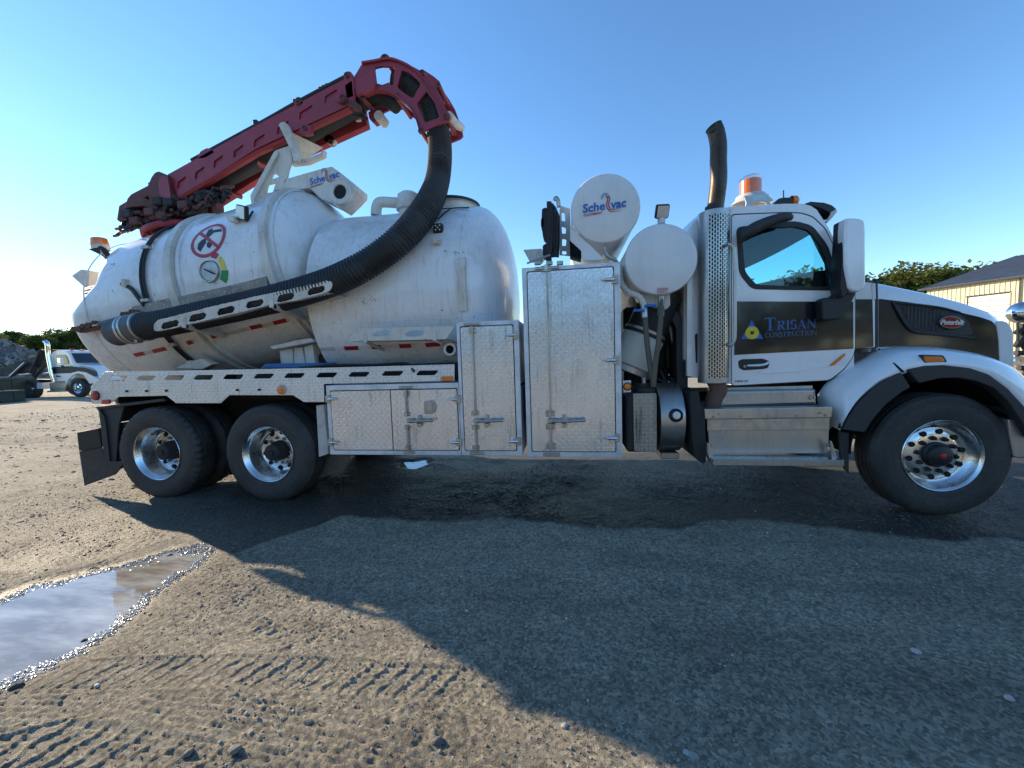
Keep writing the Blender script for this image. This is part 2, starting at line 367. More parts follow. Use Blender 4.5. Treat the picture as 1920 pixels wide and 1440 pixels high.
# ---------------------------------------------------------------- ground (one real sheet, damp track and puddle basin sculpted)
def vnoise(x, y, sc, seed):
    x = x/sc; y = y/sc; xi = np.floor(x).astype(np.int64); yi = np.floor(y).astype(np.int64); fx = x-xi; fy = y-yi
    def h(a, b):
        v = (a*374761393+b*668265263+seed*974711) & 0x7fffffff; v = ((v ^ (v >> 13))*1274126177) & 0x7fffffff; v ^= v >> 16; return (v & 0xffff)/65535.
    u = fx*fx*(3-2*fx); w = fy*fy*(3-2*fy)
    return (h(xi, yi)*(1-u)+h(xi+1, yi)*u)*(1-w)+(h(xi, yi+1)*(1-u)+h(xi+1, yi+1)*u)*w
def axis_pts(a, b, st, far, gr=1.13):
    mid = list(np.arange(a, b, st)); hi = []; s = st; x = b
    while x < far: hi.append(x); s *= gr; x += s
    lo = []; s = st; x = a-st
    while x > -far: lo.append(x); s *= gr; x -= s
    return np.array(lo[::-1]+mid+hi+[far])
def axis_mix(segs, far, gr=1.13):
    mid = np.concatenate([np.arange(a, b-1e-6, st) for a, b, st in segs]); hi = []; s = segs[-1][2]; x = segs[-1][1]
    while x < far: hi.append(x); s *= gr; x += s
    lo = []; s = segs[0][2]; x = segs[0][0]-s
    while x > -far: lo.append(x); s *= gr; x -= s
    return np.concatenate([lo[::-1], mid, hi, [far]])
gx = axis_mix([(-6.6, -4.6, .02), (-4.6, 2.9, .0095), (2.9, 4.6, .02)], 900); gy = axis_mix([(-2.75, -1.15, .0085), (-1.15, .9, .016)], 900)
XX, YY = np.meshgrid(gx, gy, indexing='xy')
def smooth(a, b, x): t = np.clip((x-a)/(b-a), 0, 1); return t*t*(3-2*t)
def polysd(px, X, Y):
    """signed distance to polygon (negative inside)"""
    P = np.array(px); n = len(P); d = np.full(X.shape, 1e9); ins = np.zeros(X.shape, bool)
    for i in range(n):
        a = P[i]; b = P[(i+1) % n]; e = b-a; wx = X-a[0]; wy = Y-a[1]
        t = np.clip((wx*e[0]+wy*e[1])/(e@e), 0, 1); d = np.minimum(d, (wx-t*e[0])**2+(wy-t*e[1])**2)
        c = ((a[1] > Y) != (b[1] > Y)) & (X < (b[0]-a[0])*(Y-a[1])/(b[1]-a[1]+1e-12)+a[0]); ins ^= c
    d = np.sqrt(d); return np.where(ins, -d, d)
PUD = [tuple(G(u, v).xy) for u, v in ((-120, 1170), (-20, 1125), (60, 1098), (150, 1076), (250, 1056), (320, 1030), (365, 1022), (392, 1034), (372, 1056), (320, 1084), (262, 1132), (200, 1178), (130, 1218), (50, 1252), (-20, 1280), (-140, 1310), (-260, 1260))]
PUD2 = [tuple(G(u, v).xy) for u, v in ((748, 864), (800, 861), (808, 868), (775, 878), (748, 876))]
near = (XX > -9) & (XX < 6) & (YY > -4) & (YY < 3)
sd1 = np.full(XX.shape, 5.); sd1[near] = polysd(PUD, XX[near], YY[near])
sd2 = np.full(XX.shape, 5.); sd2[near] = polysd(PUD2, XX[near], YY[near])
fade = 1/(1+np.maximum(0, np.hypot(XX+1, YY+1)-8)/6)
H = (vnoise(XX, YY, 1.9, 1)-.5)*.030+(vnoise(XX, YY, .55, 2)-.5)*.012+(vnoise(XX, YY, .17, 3)-.5)*.007
am = .35+1.1*vnoise(XX, YY, .5, 6)*vnoise(XX, YY, .16, 7)*1.6
MIC = ((vnoise(XX, YY, .055, 4)-.5)*.0030+(vnoise(XX, YY, .025, 5)-.5)*.0050+(vnoise(XX, YY, .0135, 9)-.5)*.0062+(np.abs(vnoise(XX, YY, .085, 8)-.5))*-.006)*near*am
BED = np.zeros(XX.shape)
H *= fade
def polyline_uv(P, X, Y):
    """distance along / across a polyline"""
    P = np.array(P); best = np.full(X.shape, 1e9); S = np.zeros(X.shape); Tt = np.zeros(X.shape); acc = 0
    for a, b in zip(P, P[1:]):
        e = b-a; L = np.hypot(*e); e = e/L; s = (X-a[0])*e[0]+(Y-a[1])*e[1]; t = -(X-a[0])*e[1]+(Y-a[1])*e[0]
        sc = np.clip(s, 0, L); d = np.hypot(s-sc, t); m = d < best
        best = np.where(m, d, best); S = np.where(m, acc+sc, S); Tt = np.where(m, t, Tt); acc += L
    return S, Tt, best
def gpl(px): return [tuple(G(u, v).xy) for u, v in px]
def segd(S, T, p, hw, a, b):
    ax_, ay = a[0]*p, a[1]*hw; ex_, ey_ = (b[0]-a[0])*p, (b[1]-a[1])*hw; t = np.clip(((S-ax_)*ex_+(T-ay)*ey_)/(ex_*ex_+ey_*ey_), 0, 1)
    return np.hypot(S-ax_-t*ex_, T-ay-t*ey_)
def hextrack(px, hw, depth, pit=.085, flip=1):
    global H, BED
    ok = near & (YY < .5); X_, Y_ = XX[ok], YY[ok]; S, T, D = polyline_uv(gpl(px), X_, Y_); T = T*flip
    m = 1-smooth(hw*.97, hw*1.12, D); Sm = np.mod(S, pit); d = np.full(S.shape, 1.)
    for k in (-1, 0, 1, 2):
        for a, b in (((0, 1), (0, .52)), ((0, .52), (-.42, .14)), ((-.42, .14), (-.42, -.2)), ((-.42, -.2), (-.85, -.58)), ((-.85, -.58), (-.85, -1))):
            d = np.minimum(d, segd(Sm-k*pit, T, pit, hw, a, b))
    d = np.minimum(d, np.abs(np.abs(T)-hw)); wob = np.clip(vnoise(X_, Y_, .22, 11)*2.2-.1, .7, 1.15)*(.75+.5*vnoise(X_, Y_, .03, 12)); inn = D < hw*1.1
    H[ok] += -depth*.5*m + depth*.95*wob*(1-smooth(.001, .0115, d))*inn; BED[ok] = np.maximum(BED[ok], m*.85)
def ribtrack(px, hw, depth, n=5):
    global H
    S, T, D = polyline_uv(gpl(px), XX, YY); m = 1-smooth(hw*.95, hw*1.1, D)
    wob = .35+.65*np.clip(vnoise(XX, YY, .4, 13)*2-.3, 0, 1)
    f_ = np.abs(((T/hw*n) % 1)-.5); H += m*wob*depth*(-.9*(1-smooth(0, .16, f_))+.35*(1-smooth(.3, .5, .5-f_+.3)))
hextrack([(-60, 1282), (200, 1262), (420, 1254), (640, 1262), (860, 1282), (1060, 1304), (1290, 1330), (1560, 1350), (1990, 1370)], .105, .0062)
hextrack([(1200, 1362), (1500, 1385), (1990, 1420)], .10, .005, .1)
ribtrack([(-100, 1335), (120, 1338), (380, 1362), (640, 1402), (900, 1470)], .15, .0065, 5)
hextrack([(-120, 1450), (60, 1400), (260, 1420), (420, 1475)], .12, .008, .09)
ribtrack([(430, 1135), (520, 1150), (620, 1185)], .08, .005, 3)
ribtrack([(700, 1250), (1100, 1262), (1500, 1275), (1980, 1290)], .10, .004, 3)
for yy, w_ in ((3.2, .25), (4.6, .3), (6.1, .2), (7.6, .3), (9.4, .35)):
    d = np.abs(YY-yy-.04*(XX+6)-.15*np.sin(XX*.4+yy)); H += (XX < -3)*(np.exp(-(d/w_)**2)*-.05+np.exp(-((d-w_*1.6)/w_)**2)*.03)
H += MIC*(1-BED)*fade
# puddle basins
jit = (vnoise(XX, YY, .12, 21)-.5)*.10+(vnoise(XX, YY, .035, 22)-.5)*.05
flat = smooth(-.06, .16, sd1); H = H*(.35+.65*flat)
H += -.034*(1-smooth(-.30, .03, sd1+jit)) - .012*(1-smooth(-.02, .20, sd1))
H += -.03*(1-smooth(-.05, .06, sd2+jit))
WATER_Z = -.0165
# damp ground mask
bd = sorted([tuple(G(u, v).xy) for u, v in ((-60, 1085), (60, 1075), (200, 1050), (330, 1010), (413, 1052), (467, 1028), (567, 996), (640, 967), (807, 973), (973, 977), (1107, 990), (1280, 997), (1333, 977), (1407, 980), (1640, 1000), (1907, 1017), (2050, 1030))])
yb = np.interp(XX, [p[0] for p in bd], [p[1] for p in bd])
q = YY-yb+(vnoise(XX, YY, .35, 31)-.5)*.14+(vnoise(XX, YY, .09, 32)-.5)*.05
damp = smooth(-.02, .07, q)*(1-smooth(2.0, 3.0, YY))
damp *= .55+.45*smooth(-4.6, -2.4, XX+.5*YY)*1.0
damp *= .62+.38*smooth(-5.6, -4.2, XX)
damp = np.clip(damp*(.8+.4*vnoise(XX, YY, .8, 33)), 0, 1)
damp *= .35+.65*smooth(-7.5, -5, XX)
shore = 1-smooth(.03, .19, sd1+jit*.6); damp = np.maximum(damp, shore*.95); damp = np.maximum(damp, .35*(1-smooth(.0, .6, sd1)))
nvx, nvy = len(gx), len(gy)
V = np.stack([XX, YY, H], -1).reshape(-1, 3)
idx = np.arange(nvx*nvy).reshape(nvy, nvx)
F = np.stack([idx[:-1, :-1], idx[:-1, 1:], idx[1:, 1:], idx[1:, :-1]], -1).reshape(-1, 4)
gm = bpy.data.meshes.new('ground'); gm.vertices.add(len(V)); gm.vertices.foreach_set('co', V.ravel().astype(np.float32))
gm.loops.add(F.size); gm.loops.foreach_set('vertex_index', F.ravel().astype(np.int32)); gm.polygons.add(len(F))
gm.polygons.foreach_set('loop_start', (np.arange(len(F))*4).astype(np.int32)); gm.polygons.foreach_set('use_smooth', np.ones(len(F), bool)); gm.update(calc_edges=True)
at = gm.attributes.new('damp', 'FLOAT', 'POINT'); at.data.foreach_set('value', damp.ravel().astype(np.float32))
t = NT('gravel_dirt'); co = t.coord()
a_ = t.node('ShaderNodeAttribute', attribute_name='damp').outputs['Fac']
n1 = t.noise(.45, 6, co, .6); n2 = t.noise(9, 5, co, .7); n3 = t.noise(60, 3, co, .65)
v1 = t.node('ShaderNodeTexVoronoi'); v1.inputs['Scale'].default_value = 75; t.link(co, v1.inputs['Vector'])
v2 = t.node('ShaderNodeTexVoronoi'); v2.inputs['Scale'].default_value = 210; t.link(co, v2.inputs['Vector'])
dry = t.mix(t.ramp(n1, [(.32, 0.), (.68, 1.)]), (.44, .385, .28), (.56, .50, .38))
dry = t.mix(t.ramp(n2, [(.45, 0.), (.75, .55)]), dry, (.19, .17, .145))
dry = t.mix(t.math('MULTIPLY', t.ramp(v1.outputs['Distance'], [(.05, 1.), (.5, 0.)]), .45), dry, t.mix(v2.outputs['Color'], (.20, .185, .17), (.46, .42, .36)))
n4 = t.noise(1.6, 6, t.map(co, (.35, 1.5, 1)), .7); dry = t.mix(t.ramp(n4, [(.45, 0.), (.64, .6)]), dry, (.24, .20, .15))
n5 = t.noise(24, 4, co, .75); dry = t.mix(t.ramp(n5, [(.5, 0.), (.62, .3)]), dry, (.22, .185, .14))
sv = t.node('ShaderNodeSeparateColor'); t.link(v1.outputs['Color'], sv.inputs[0]); dry = t.mix(.85, dry, t.ramp(sv.outputs[0], [(0., .55), (.5, 1.05), (1., 1.75)]), 'MULTIPLY')
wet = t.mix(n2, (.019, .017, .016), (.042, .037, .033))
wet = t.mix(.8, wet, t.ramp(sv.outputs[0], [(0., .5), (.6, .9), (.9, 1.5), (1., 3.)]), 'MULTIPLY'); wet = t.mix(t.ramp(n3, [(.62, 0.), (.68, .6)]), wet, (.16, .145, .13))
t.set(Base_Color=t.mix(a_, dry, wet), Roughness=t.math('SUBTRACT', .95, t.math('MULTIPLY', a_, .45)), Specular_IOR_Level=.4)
n6 = t.noise(150, 5, co, .8); h = t.math('ADD', t.math('MULTIPLY', n3, .8), t.math('MULTIPLY', n6, 1.7)); h = t.math('ADD', h, t.math('MULTIPLY', t.math('SUBTRACT', 1., v2.outputs['Distance']), .5)); h = t.math('ADD', h, t.math('MULTIPLY', n2, 1.6)); h = t.math('ADD', h, t.math('MULTIPLY', n5, 1.2))
t.bump(h, 1., .022)
M['gravel'] = t.m; gm.materials.append(t.m)
go = bpy.data.objects.new('ground', gm); link(go); tag(go, kind='structure')
# water
t = NT('muddy_water_sky_tint'); t.set(Base_Color=t.mix(t.ramp(t.noise(1.6, 6, t.map(t.coord(), (1, 4, 1), (0, 0, .5)), .65), [(.4, 0.), (.68, 1.)]), (.24, .20, .145), (.56, .53, .47)), Roughness=.05, IOR=1.55, Specular_IOR_Level=1.)  # mud colour whitened in streaks to stand in for the pale sky reflection
t.bump(t.noise(5, 3, t.map(t.coord(), (1, 2.5, 1))), .05, .01); M['water'] = t.m
def water(name, P, z, label):
    c = Vector((sum(p[0] for p in P)/len(P), sum(p[1] for p in P)/len(P)))
    Q = [tuple(c+(Vector(p)-c)*1.12) for p in P]
    o = mo(name, [(x, y, z) for x, y in Q], [tuple(range(len(Q)))], 'water'); tag(o, kind='structure'); return o
water('puddle_water', PUD, WATER_Z, ''); water('puddle_water', PUD2, WATER_Z-.003, '')
def gz(x, y):
    i = min(max(np.searchsorted(gx, x), 1), nvx-1); j = min(max(np.searchsorted(gy, y), 1), nvy-1); return float(H[j, i])
# loose gravel: one uncountable mass
phi = (1+5**.5)/2
ico = np.array([(-1, phi, 0), (1, phi, 0), (-1, -phi, 0), (1, -phi, 0), (0, -1, phi), (0, 1, phi), (0, -1, -phi), (0, 1, -phi), (phi, 0, -1), (phi, 0, 1), (-phi, 0, -1), (-phi, 0, 1)])/1.9
icf = np.array([(0, 11, 5), (0, 5, 1), (0, 1, 7), (0, 7, 10), (0, 10, 11), (1, 5, 9), (5, 11, 4), (11, 10, 2), (10, 7, 6), (7, 1, 8), (3, 9, 4), (3, 4, 2), (3, 2, 6), (3, 6, 8), (3, 8, 9), (4, 9, 5), (2, 4, 11), (6, 2, 10), (8, 6, 7), (9, 8, 1)])
N = 50000
px_ = rng.uniform(-6.5, 4.8, N*3); py_ = -2.8+rng.power(1.0, N*3)*4.6
keep = vnoise(px_, py_, .35, 41)*.6+vnoise(px_, py_, 1.1, 42)*.7 > rng.uniform(.35, 1.05, N*3)
px_, py_ = px_[keep][:N], py_[keep][:N]; N = len(px_)
rad = 0.0022+.0021*rng.pareto(3.2, N); rad = np.minimum(rad, .009)
zz = H[np.clip(np.searchsorted(gy, py_), 1, nvy-1), np.clip(np.searchsorted(gx, px_), 1, nvx-1)]
sc3 = rad[:, None]*rng.uniform(.65, 1.3, (N, 3)); sc3[:, 2] *= .75
th = rng.uniform(0, 6.28, N); vv = ico[None]*(1+rng.uniform(-.22, .22, (N, 12, 1)))*sc3[:, None, :]
cx, sx = np.cos(th)[:, None], np.sin(th)[:, None]
vv = np.stack([vv[..., 0]*cx-vv[..., 1]*sx+px_[:, None], vv[..., 0]*sx+vv[..., 1]*cx+py_[:, None], vv[..., 2]+zz[:, None]+rad[:, None]*.25], -1).reshape(-1, 3)
ff = (icf[None]+(np.arange(N)*12)[:, None, None]).reshape(-1, 3)
pm = bpy.data.meshes.new('gravel'); pm.vertices.add(len(vv)); pm.vertices.foreach_set('co', vv.ravel().astype(np.float32))
pm.loops.add(ff.size); pm.loops.foreach_set('vertex_index', ff.ravel().astype(np.int32)); pm.polygons.add(len(ff))
pm.polygons.foreach_set('loop_start', (np.arange(len(ff))*3).astype(np.int32)); pm.update(calc_edges=True)
t = NT('loose_stones'); n = t.noise(22, 2); wn_ = t.node('ShaderNodeTexWhiteNoise')
gi = t.node('ShaderNodeNewGeometry'); t.link(gi.outputs['Random Per Island'], t.node('ShaderNodeMath').inputs[0])
c = t.ramp(gi.outputs['Random Per Island'], [(0., (.15, .13, .11)), (.5, (.235, .195, .15)), (.85, (.31, .265, .205)), (.95, (.42, .40, .37)), (1., (.55, .53, .50))])
dm = t.node('ShaderNodeAttribute', attribute_name='damp').outputs['Fac']
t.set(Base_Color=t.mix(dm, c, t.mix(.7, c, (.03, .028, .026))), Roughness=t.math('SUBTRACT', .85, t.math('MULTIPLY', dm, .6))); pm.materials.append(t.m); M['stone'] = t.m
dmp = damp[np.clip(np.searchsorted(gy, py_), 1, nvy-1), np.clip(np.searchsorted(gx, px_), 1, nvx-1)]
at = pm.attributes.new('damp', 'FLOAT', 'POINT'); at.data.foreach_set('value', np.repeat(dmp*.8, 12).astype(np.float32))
po = bpy.data.objects.new('loose_gravel', pm); link(po); tag(po, 'loose grey and tan gravel scattered over the yard', 'gravel', kind='stuff')
# coarser clods on the open ground behind
cn = 7000; qx = rng.uniform(-19, -5.2, cn); qy = rng.uniform(-1.6, 11, cn); qr = .008+.010*rng.pareto(2.6, cn); qr = np.minimum(qr, .05)
vq = ico[None]*(1+rng.uniform(-.25, .25, (cn, 12, 1)))*(qr[:, None]*rng.uniform(.6, 1.4, (cn, 3)))[:, None, :]; vq[..., 0] += qx[:, None]; vq[..., 1] += qy[:, None]; vq[..., 2] = vq[..., 2]*.5+H[np.clip(np.searchsorted(gy, qy), 1, nvy-1), np.clip(np.searchsorted(gx, qx), 1, nvx-1)][:, None]
cm_ = bpy.data.meshes.new('clods'); cm_.from_pydata(vq.reshape(-1, 3).tolist(), [], (icf[None]+(np.arange(cn)*12)[:, None, None]).reshape(-1, 3).tolist()); cm_.materials.append(M['stone'])
tag(link(bpy.data.objects.new('dirt_clods', cm_)), 'brown clods and stones on the open yard behind the truck tail', 'dirt clods', kind='stuff')
# glistening wet shore stones
sn = 9000; sx_ = rng.uniform(-5.2, -2.1, sn*30); sy_ = rng.uniform(-2.7, -.5, sn*30)
tp_ = G(372, 1036); hz_ = H[np.clip(np.searchsorted(gy, sy_), 1, nvy-1), np.clip(np.searchsorted(gx, sx_), 1, nvx-1)]-WATER_Z; tipw = np.exp(-((sx_-tp_.x)**2+(sy_-tp_.y)**2)/.38**2)
kk = (np.abs(polysd(PUD, sx_, sy_)) < .28) & (hz_ > -.0035-.012*tipw) & (hz_ < .0015+.007*tipw*rng.uniform(0, 1, len(sx_)))
sx_, sy_ = sx_[kk][:sn], sy_[kk][:sn]; sn = len(sx_)
srad = rng.uniform(.002, .0055, sn); sz_ = H[np.clip(np.searchsorted(gy, sy_), 1, nvy-1), np.clip(np.searchsorted(gx, sx_), 1, nvx-1)]
vv = ico[None]*(1+rng.uniform(-.25, .25, (sn, 12, 1)))*(srad[:, None]*rng.uniform(.7, 1.4, (sn, 3)))[:, None, :]; vv[..., 0] += sx_[:, None]; vv[..., 1] += sy_[:, None]; vv[..., 2] = vv[..., 2]*.7+np.maximum(sz_, WATER_Z-.004)[:, None]+srad[:, None]*.2
wm = bpy.data.meshes.new('wet'); wm.from_pydata(vv.reshape(-1, 3).tolist(), [], (icf[None]+(np.arange(sn)*12)[:, None, None]).reshape(-1, 3).tolist())
t = NT('wet_shore_stones'); t.set(Base_Color=t.ramp(t.node('ShaderNodeNewGeometry').outputs['Random Per Island'], [(0., (.12, .10, .08)), (.4, (.30, .27, .22)), (1., (.62, .60, .56))]), Roughness=.3, Specular_IOR_Level=1., Coat_Weight=1., Coat_Roughness=.15); wm.materials.append(t.m)
tag(link(bpy.data.objects.new('wet_gravel', wm)), 'wet glittering gravel along the rim of the puddle', 'gravel', kind='stuff')
def stone(u, v, r, label, col=(.3, .27, .22), group=None):
    g = G(u, v); bm = bmesh.new(); bmesh.ops.create_icosphere(bm, subdivisions=2, radius=r); rr = random.Random(int(u*7+v))
    off = Vector((rr.random()*50, rr.random()*50, 0))
    for w in bm.verts:
        w.co *= 1+.35*mnoise.noise(w.co/r*1.1+off); w.co.x *= 1.25; w.co.z *= .6
        w.co.x, w.co.y = w.co.x*math.cos(u)-w.co.y*math.sin(u), w.co.x*math.sin(u)+w.co.y*math.cos(u)
    me = bpy.data.meshes.new('s'); bm.to_mesh(me); bm.free()
    mm = bpy.data.materials.get('stone_%d' % int(col[0]*100)) or worn('stone_%d' % int(col[0]*100), col, tuple(x*.5 for x in col), .5, .8, bump=.2, scale=20)
    o = put('stone', me, mm, None, False, (g.x, g.y, gz(g.x, g.y)+r*.2)); tag(o, label, 'stone', group)
stone(1718, 1224, .017, 'pale egg-shaped stone lying alone in the shade below the front wheel', (.42, .40, .38))
stone(1059, 1358, .013, 'small grey stone in the shade just beyond the sunlight edge', (.36, .34, .30))
stone(29, 1283, .022, 'dark round stone at the near rim of the puddle', (.06, .055, .05))
stone(182, 1283, .010, 'tiny white stone beside the tyre print below the puddle', (.6, .58, .54))
stone(318, 1037, .020, 'black stone standing among the wet gravel at the puddle tip', (.03, .028, .026))
stone(157, 1195, .016, 'black stone sitting on the puddle shoreline', (.03, .03, .03))
stone(440, 1405, .019, 'upright grey stone in the sunlit tyre ruts', (.2, .18, .15))
stone(820, 1388, .018, 'dark oval stone in the sunlight near the shadow edge', (.12, .11, .10))
stone(353, 1410, .015, 'flat brownish stone at the bottom of the sunlit ground', (.17, .15, .12))
stone(1300, 1412, .016, 'grey stone in the loose patch at the bottom of the shade', (.28, .27, .26))
stone(1288, 1406, .012, 'smaller pale stone touching the loose patch at the bottom of the shade', (.38, .37, .35))
stone(1892, 1310, .014, 'light stone in the tyre print at the right edge', (.4, .38, .35))
# ================================================================= THE VACUUM TRUCK
T = empty('vacuum_truck', (-1, 1.25, 0), 'large white vacuum truck with red boom, black suction hose and tread plate boxes', 'vacuum truck')
Yv = Vector((0, -1, 0))
# ---- debris tank (tilted) and water tank
A1 = Vector((-4.329, 1.24, 2.373)); AL = .179; w1 = Vector((math.cos(AL), 0, math.sin(AL))); n1_ = Vector((-math.sin(AL), 0, math.cos(AL))); R1 = 1.04
A2 = Vector((-2.708, 1.248, 2.183)); w2 = Vector((1, 0, 0)); n2_ = Vector((0, 0, 1)); R2 = 1.074
FR1 = (A1, w1, n1_, R1); FR2 = (A2, w2, n2_, R2)
def TP(F, s, a, dr=0.): return F[0]+F[1]*s+(F[2]*math.sin(a)+Yv*math.cos(a))*(F[3]+dr)
def hit(F, u, v):
    d = ray(u, v); o = EYE-F[0]; w = F[1]; d2 = d-w*d.dot(w); o2 = o-w*o.dot(w)
    a = d2.dot(d2); b = 2*d2.dot(o2); c = o2.dot(o2)-F[3]**2; D = b*b-4*a*c
    k = (-b-math.sqrt(max(D, 0)))/(2*a); p = o+d*k
    return p.dot(w), math.atan2(p.dot(F[2]), p.dot(Yv))
def tailend(a):                                   # tail rim: the lower door skirt reaches further back
    x = (math.degrees(a)+180) % 360-180
    x = abs(x) if abs(x) <= 90 else 180-abs(x); sg = 1 if math.sin(a) > 0 else -1; x *= sg
    k = min(1, max(0, (16-x)/17)); return -1.09-.42*k
NA = 96; secs = []
svals = [0, .03, .08, .2, .45, .8, 1.2, 1.8, 2.3]
angs = [2*math.pi*i/NA for i in range(NA)]
prof = []
for j in range(30):
    ring = []
    for a in angs:
        e = tailend(a)
        if j < 5: s = e+[0, .012, .05, .12, .25][j]; r = R1+[-.06, -.028, -.009, -.002, 0][j]
        elif j < 20: k = (j-4)/15; s = (e+.25)*(1-k)+1.25*k; r = R1
        else: th = (j-19)/10*math.pi/2; s = 1.25+.44*math.sin(th); r = R1*math.cos(th) if j < 29 else .001
        ring.append(TP(FR1, s, a, r-R1))
    prof.append(ring)
tank = loft('debris_tank', prof, 'tankwhite', T, 50, closed=True)
lathe('tail_door', A1+w1*-1.02, w1, [(0, 0), (R1-.05, 0), (R1-.02, .04)], 'cream', T, 64)
def ringband(name, F, s, h, dr, mat, par, wd=None, n=96):
    return lathe(name, F[0]+F[1]*(s-h/2), F[1], [(F[3]-.005, 0), (F[3]+dr, 0.004), (F[3]+dr, h-.004), (F[3]-.005, h)], mat, par, n)
ringband('tank_ring', FR1, .0, .10, .055, 'cream', tank); ringband('tank_ring', FR1, .10, .05, .018, 'tankwhite', tank)
ringband('tank_ring', FR1, 1.209, .085, .05, 'cream', tank); ringband('tank_ring', FR1, 1.30, .02, .012, 'tankwhite', tank)
ringband('tank_ring', FR1, -1.22, .012, .006, 'cream', tank)
for s in (-.345, -.385):
    v, f = sweepvf([TP(FR1, s, a, .022) for a in np.linspace(-2.2, 2.4, 90)], .014, 8); mo('ring_cable', v, f, 'cable', tank, 40)
for u, v_ in ((284, 466), (292, 560), (352, 637), (300, 690)):
    s, a = hit(FR1, u, v_); p = TP(FR1, -.365, a, .03); me = mesh(*boxvf(-.05, .05, -.025, .03, -.02, .02)); bev(me, .006)
    o = put('cable_clamp', me, 'nickel', tank, False, p)
# weld seams, drips and decals on the tank
def decal(name, F, s0, a0, poly, mat, par, dr=.004, tilt=0.):
    """flat print wrapped on the shell: poly in metres around (s0,a0)"""
    me = curve2d([poly] if not isinstance(poly[0][0], (tuple, list)) else poly, .0012, .0004, 0)
    bm = bmesh.new(); bm.from_mesh(me); bmesh.ops.triangulate(bm, faces=bm.faces)
    for _ in range(6):
        es = [e for e in bm.edges if e.calc_length() > .055]
        if not es: break
        bmesh.ops.subdivide_edges(bm, edges=es, cuts=1); bmesh.ops.triangulate(bm, faces=[f for f in bm.faces if len(f.verts) > 3])
    bm.to_mesh(me); bm.free(); ct, st = math.cos(tilt), math.sin(tilt)
    for p in me.vertices:
        x, y = p.co.x*ct-p.co.y*st, p.co.x*st+p.co.y*ct
        q = TP(F, s0+x, a0+y/F[3], dr+p.co.z); p.co = q
    me.update(); return put(name, me, mat, par)
def ringpoly(r, n=40, cx=0, cy=0): return [(cx+r*math.cos(2*math.pi*i/n), cy+r*math.sin(2*math.pi*i/n)) for i in range(n)]
def arcseg(r0_, r1_, a0, a1, n=8): return [(r1_*math.cos(a0+(a1-a0)*i/n), r1_*math.sin(a0+(a1-a0)*i/n)) for i in range(n+1)]+[(r0_*math.cos(a1+(a0-a1)*i/n), r0_*math.sin(a1+(a0-a1)*i/n)) for i in range(n+1)]
s0, a0 = hit(FR1, 391, 449)
sign = decal('warning_sign', FR1, s0, a0, ringpoly(.215), 'whiteprint', tank, .003)
decal('red_circle', FR1, s0, a0, [ringpoly(.225), ringpoly(.188)], 'redprint', sign, .006)
decal('shovel_print', FR1, s0, a0, [(-.03, .15), (.02, .16), (.03, .12), (.15, .10), (.17, .055), (.06, .075), (.01, .03), (-.04, -.02), (-.06, -.01)], 'blackprint', sign, .0055)
decal('shovel_print', FR1, s0, a0, [(-.035, .02), (-.02, -.04), (-.06, -.10), (-.09, -.14), (-.13, -.09), (-.125, -.02), (-.08, .02)], 'blackprint', sign, .0055)
decal('shovel_print', FR1, s0, a0, [(.02, .0), (.035, .0), (.035, -.04), (.065, -.045), (.06, -.10), (.03, -.13), (-.005, -.10), (-.01, -.045), (.02, -.04)], 'blackprint', sign, .0055)
decal('red_slash', FR1, s0, a0, [(-.205, -.018), (.205, -.018), (.205, .018), (-.205, .018)], 'redprint', sign, .0072, R(-45))
s0, a0 = hit(FR1, 394, 509)
c0 = TP(FR1, s0, a0, 0); nn = (n1_*math.sin(a0)+Yv*math.cos(a0))
dial = lathe('level_gauge', c0-nn*.02, nn, [(.0, .03), (.10, .03), (.108, .045), (.118, .045), (.124, .03), (.124, 0)], 'nickel', tank, 36)
lathe('gauge_face', c0-nn*.02, nn, [(0, .034), (.1, .034)], 'alu', dial, 36); tube('gauge_needle', [c0+nn*.03+w1*-.04+n1_*.03, c0+nn*.035, c0+nn*.03+w1*.07-n1_*.05], .007, 'dark', dial, 6, 3)
decal('gauge_scale', FR1, s0, a0, arcseg(.15, .215, R(48), R(75)), 'redprint', tank, .004)
decal('gauge_scale', FR1, s0, a0, arcseg(.15, .205, R(-8), R(40)), 'yellow', tank, .004)
decal('gauge_scale', FR1, s0, a0, arcseg(.14, .225, R(-48), R(-10)), 'green', tank, .004)
def tape(F, pts, mat, h=.05, par=None):
    s0, a0 = hit(F, *pts[0]); s1, a1 = hit(F, *pts[1]); L = (s1-s0)
    decal('reflective_tape', F, (s0+s1)/2, (a0+a1)/2, [(-L/2, -h/2), (L/2, -h/2), (L/2, h/2), (-L/2, h/2)], mat, par, .004, math.atan2((a1-a0)*F[3], L))
for p in (((252, 666), (271, 662)), ((287, 659), (311, 653)), ((351, 644), (361, 640)), ((393, 633), (405, 629)), ((469, 615), (492, 610)), ((513, 606), (537, 600))): tape(FR1, p, 'tapered', .05, tank)
for p in (((418, 627), (447, 621)), ((448, 620), (466, 616)), ((494, 611), (511, 606)), ((271, 662), (287, 659)), ((362, 639), (392, 633)), ((538, 600), (546, 598))): tape(FR1, p, 'tapegrey', .045, tank)
wt = []
for j in range(26):
    if j < 3: s, r = [(0., R2-.04), (-.004, R2-.015), (.0, R2)][j]
    elif j < 14: s, r = (j-3)/10*1.70+.0, R2
    else: th = (j-13)/12*math.pi/2; s, r = 1.70+.40*math.sin(th), max(.001, R2*math.cos(th)**.8)
    wt.append([TP(FR2, s, a, r-R2) for a in angs])
wtank = loft('water_tank', wt, 'tankwhite', T, 50, closed=True)
ringband('weld_seam', FR2, 1.66, .012, .003, 'cream', wtank)
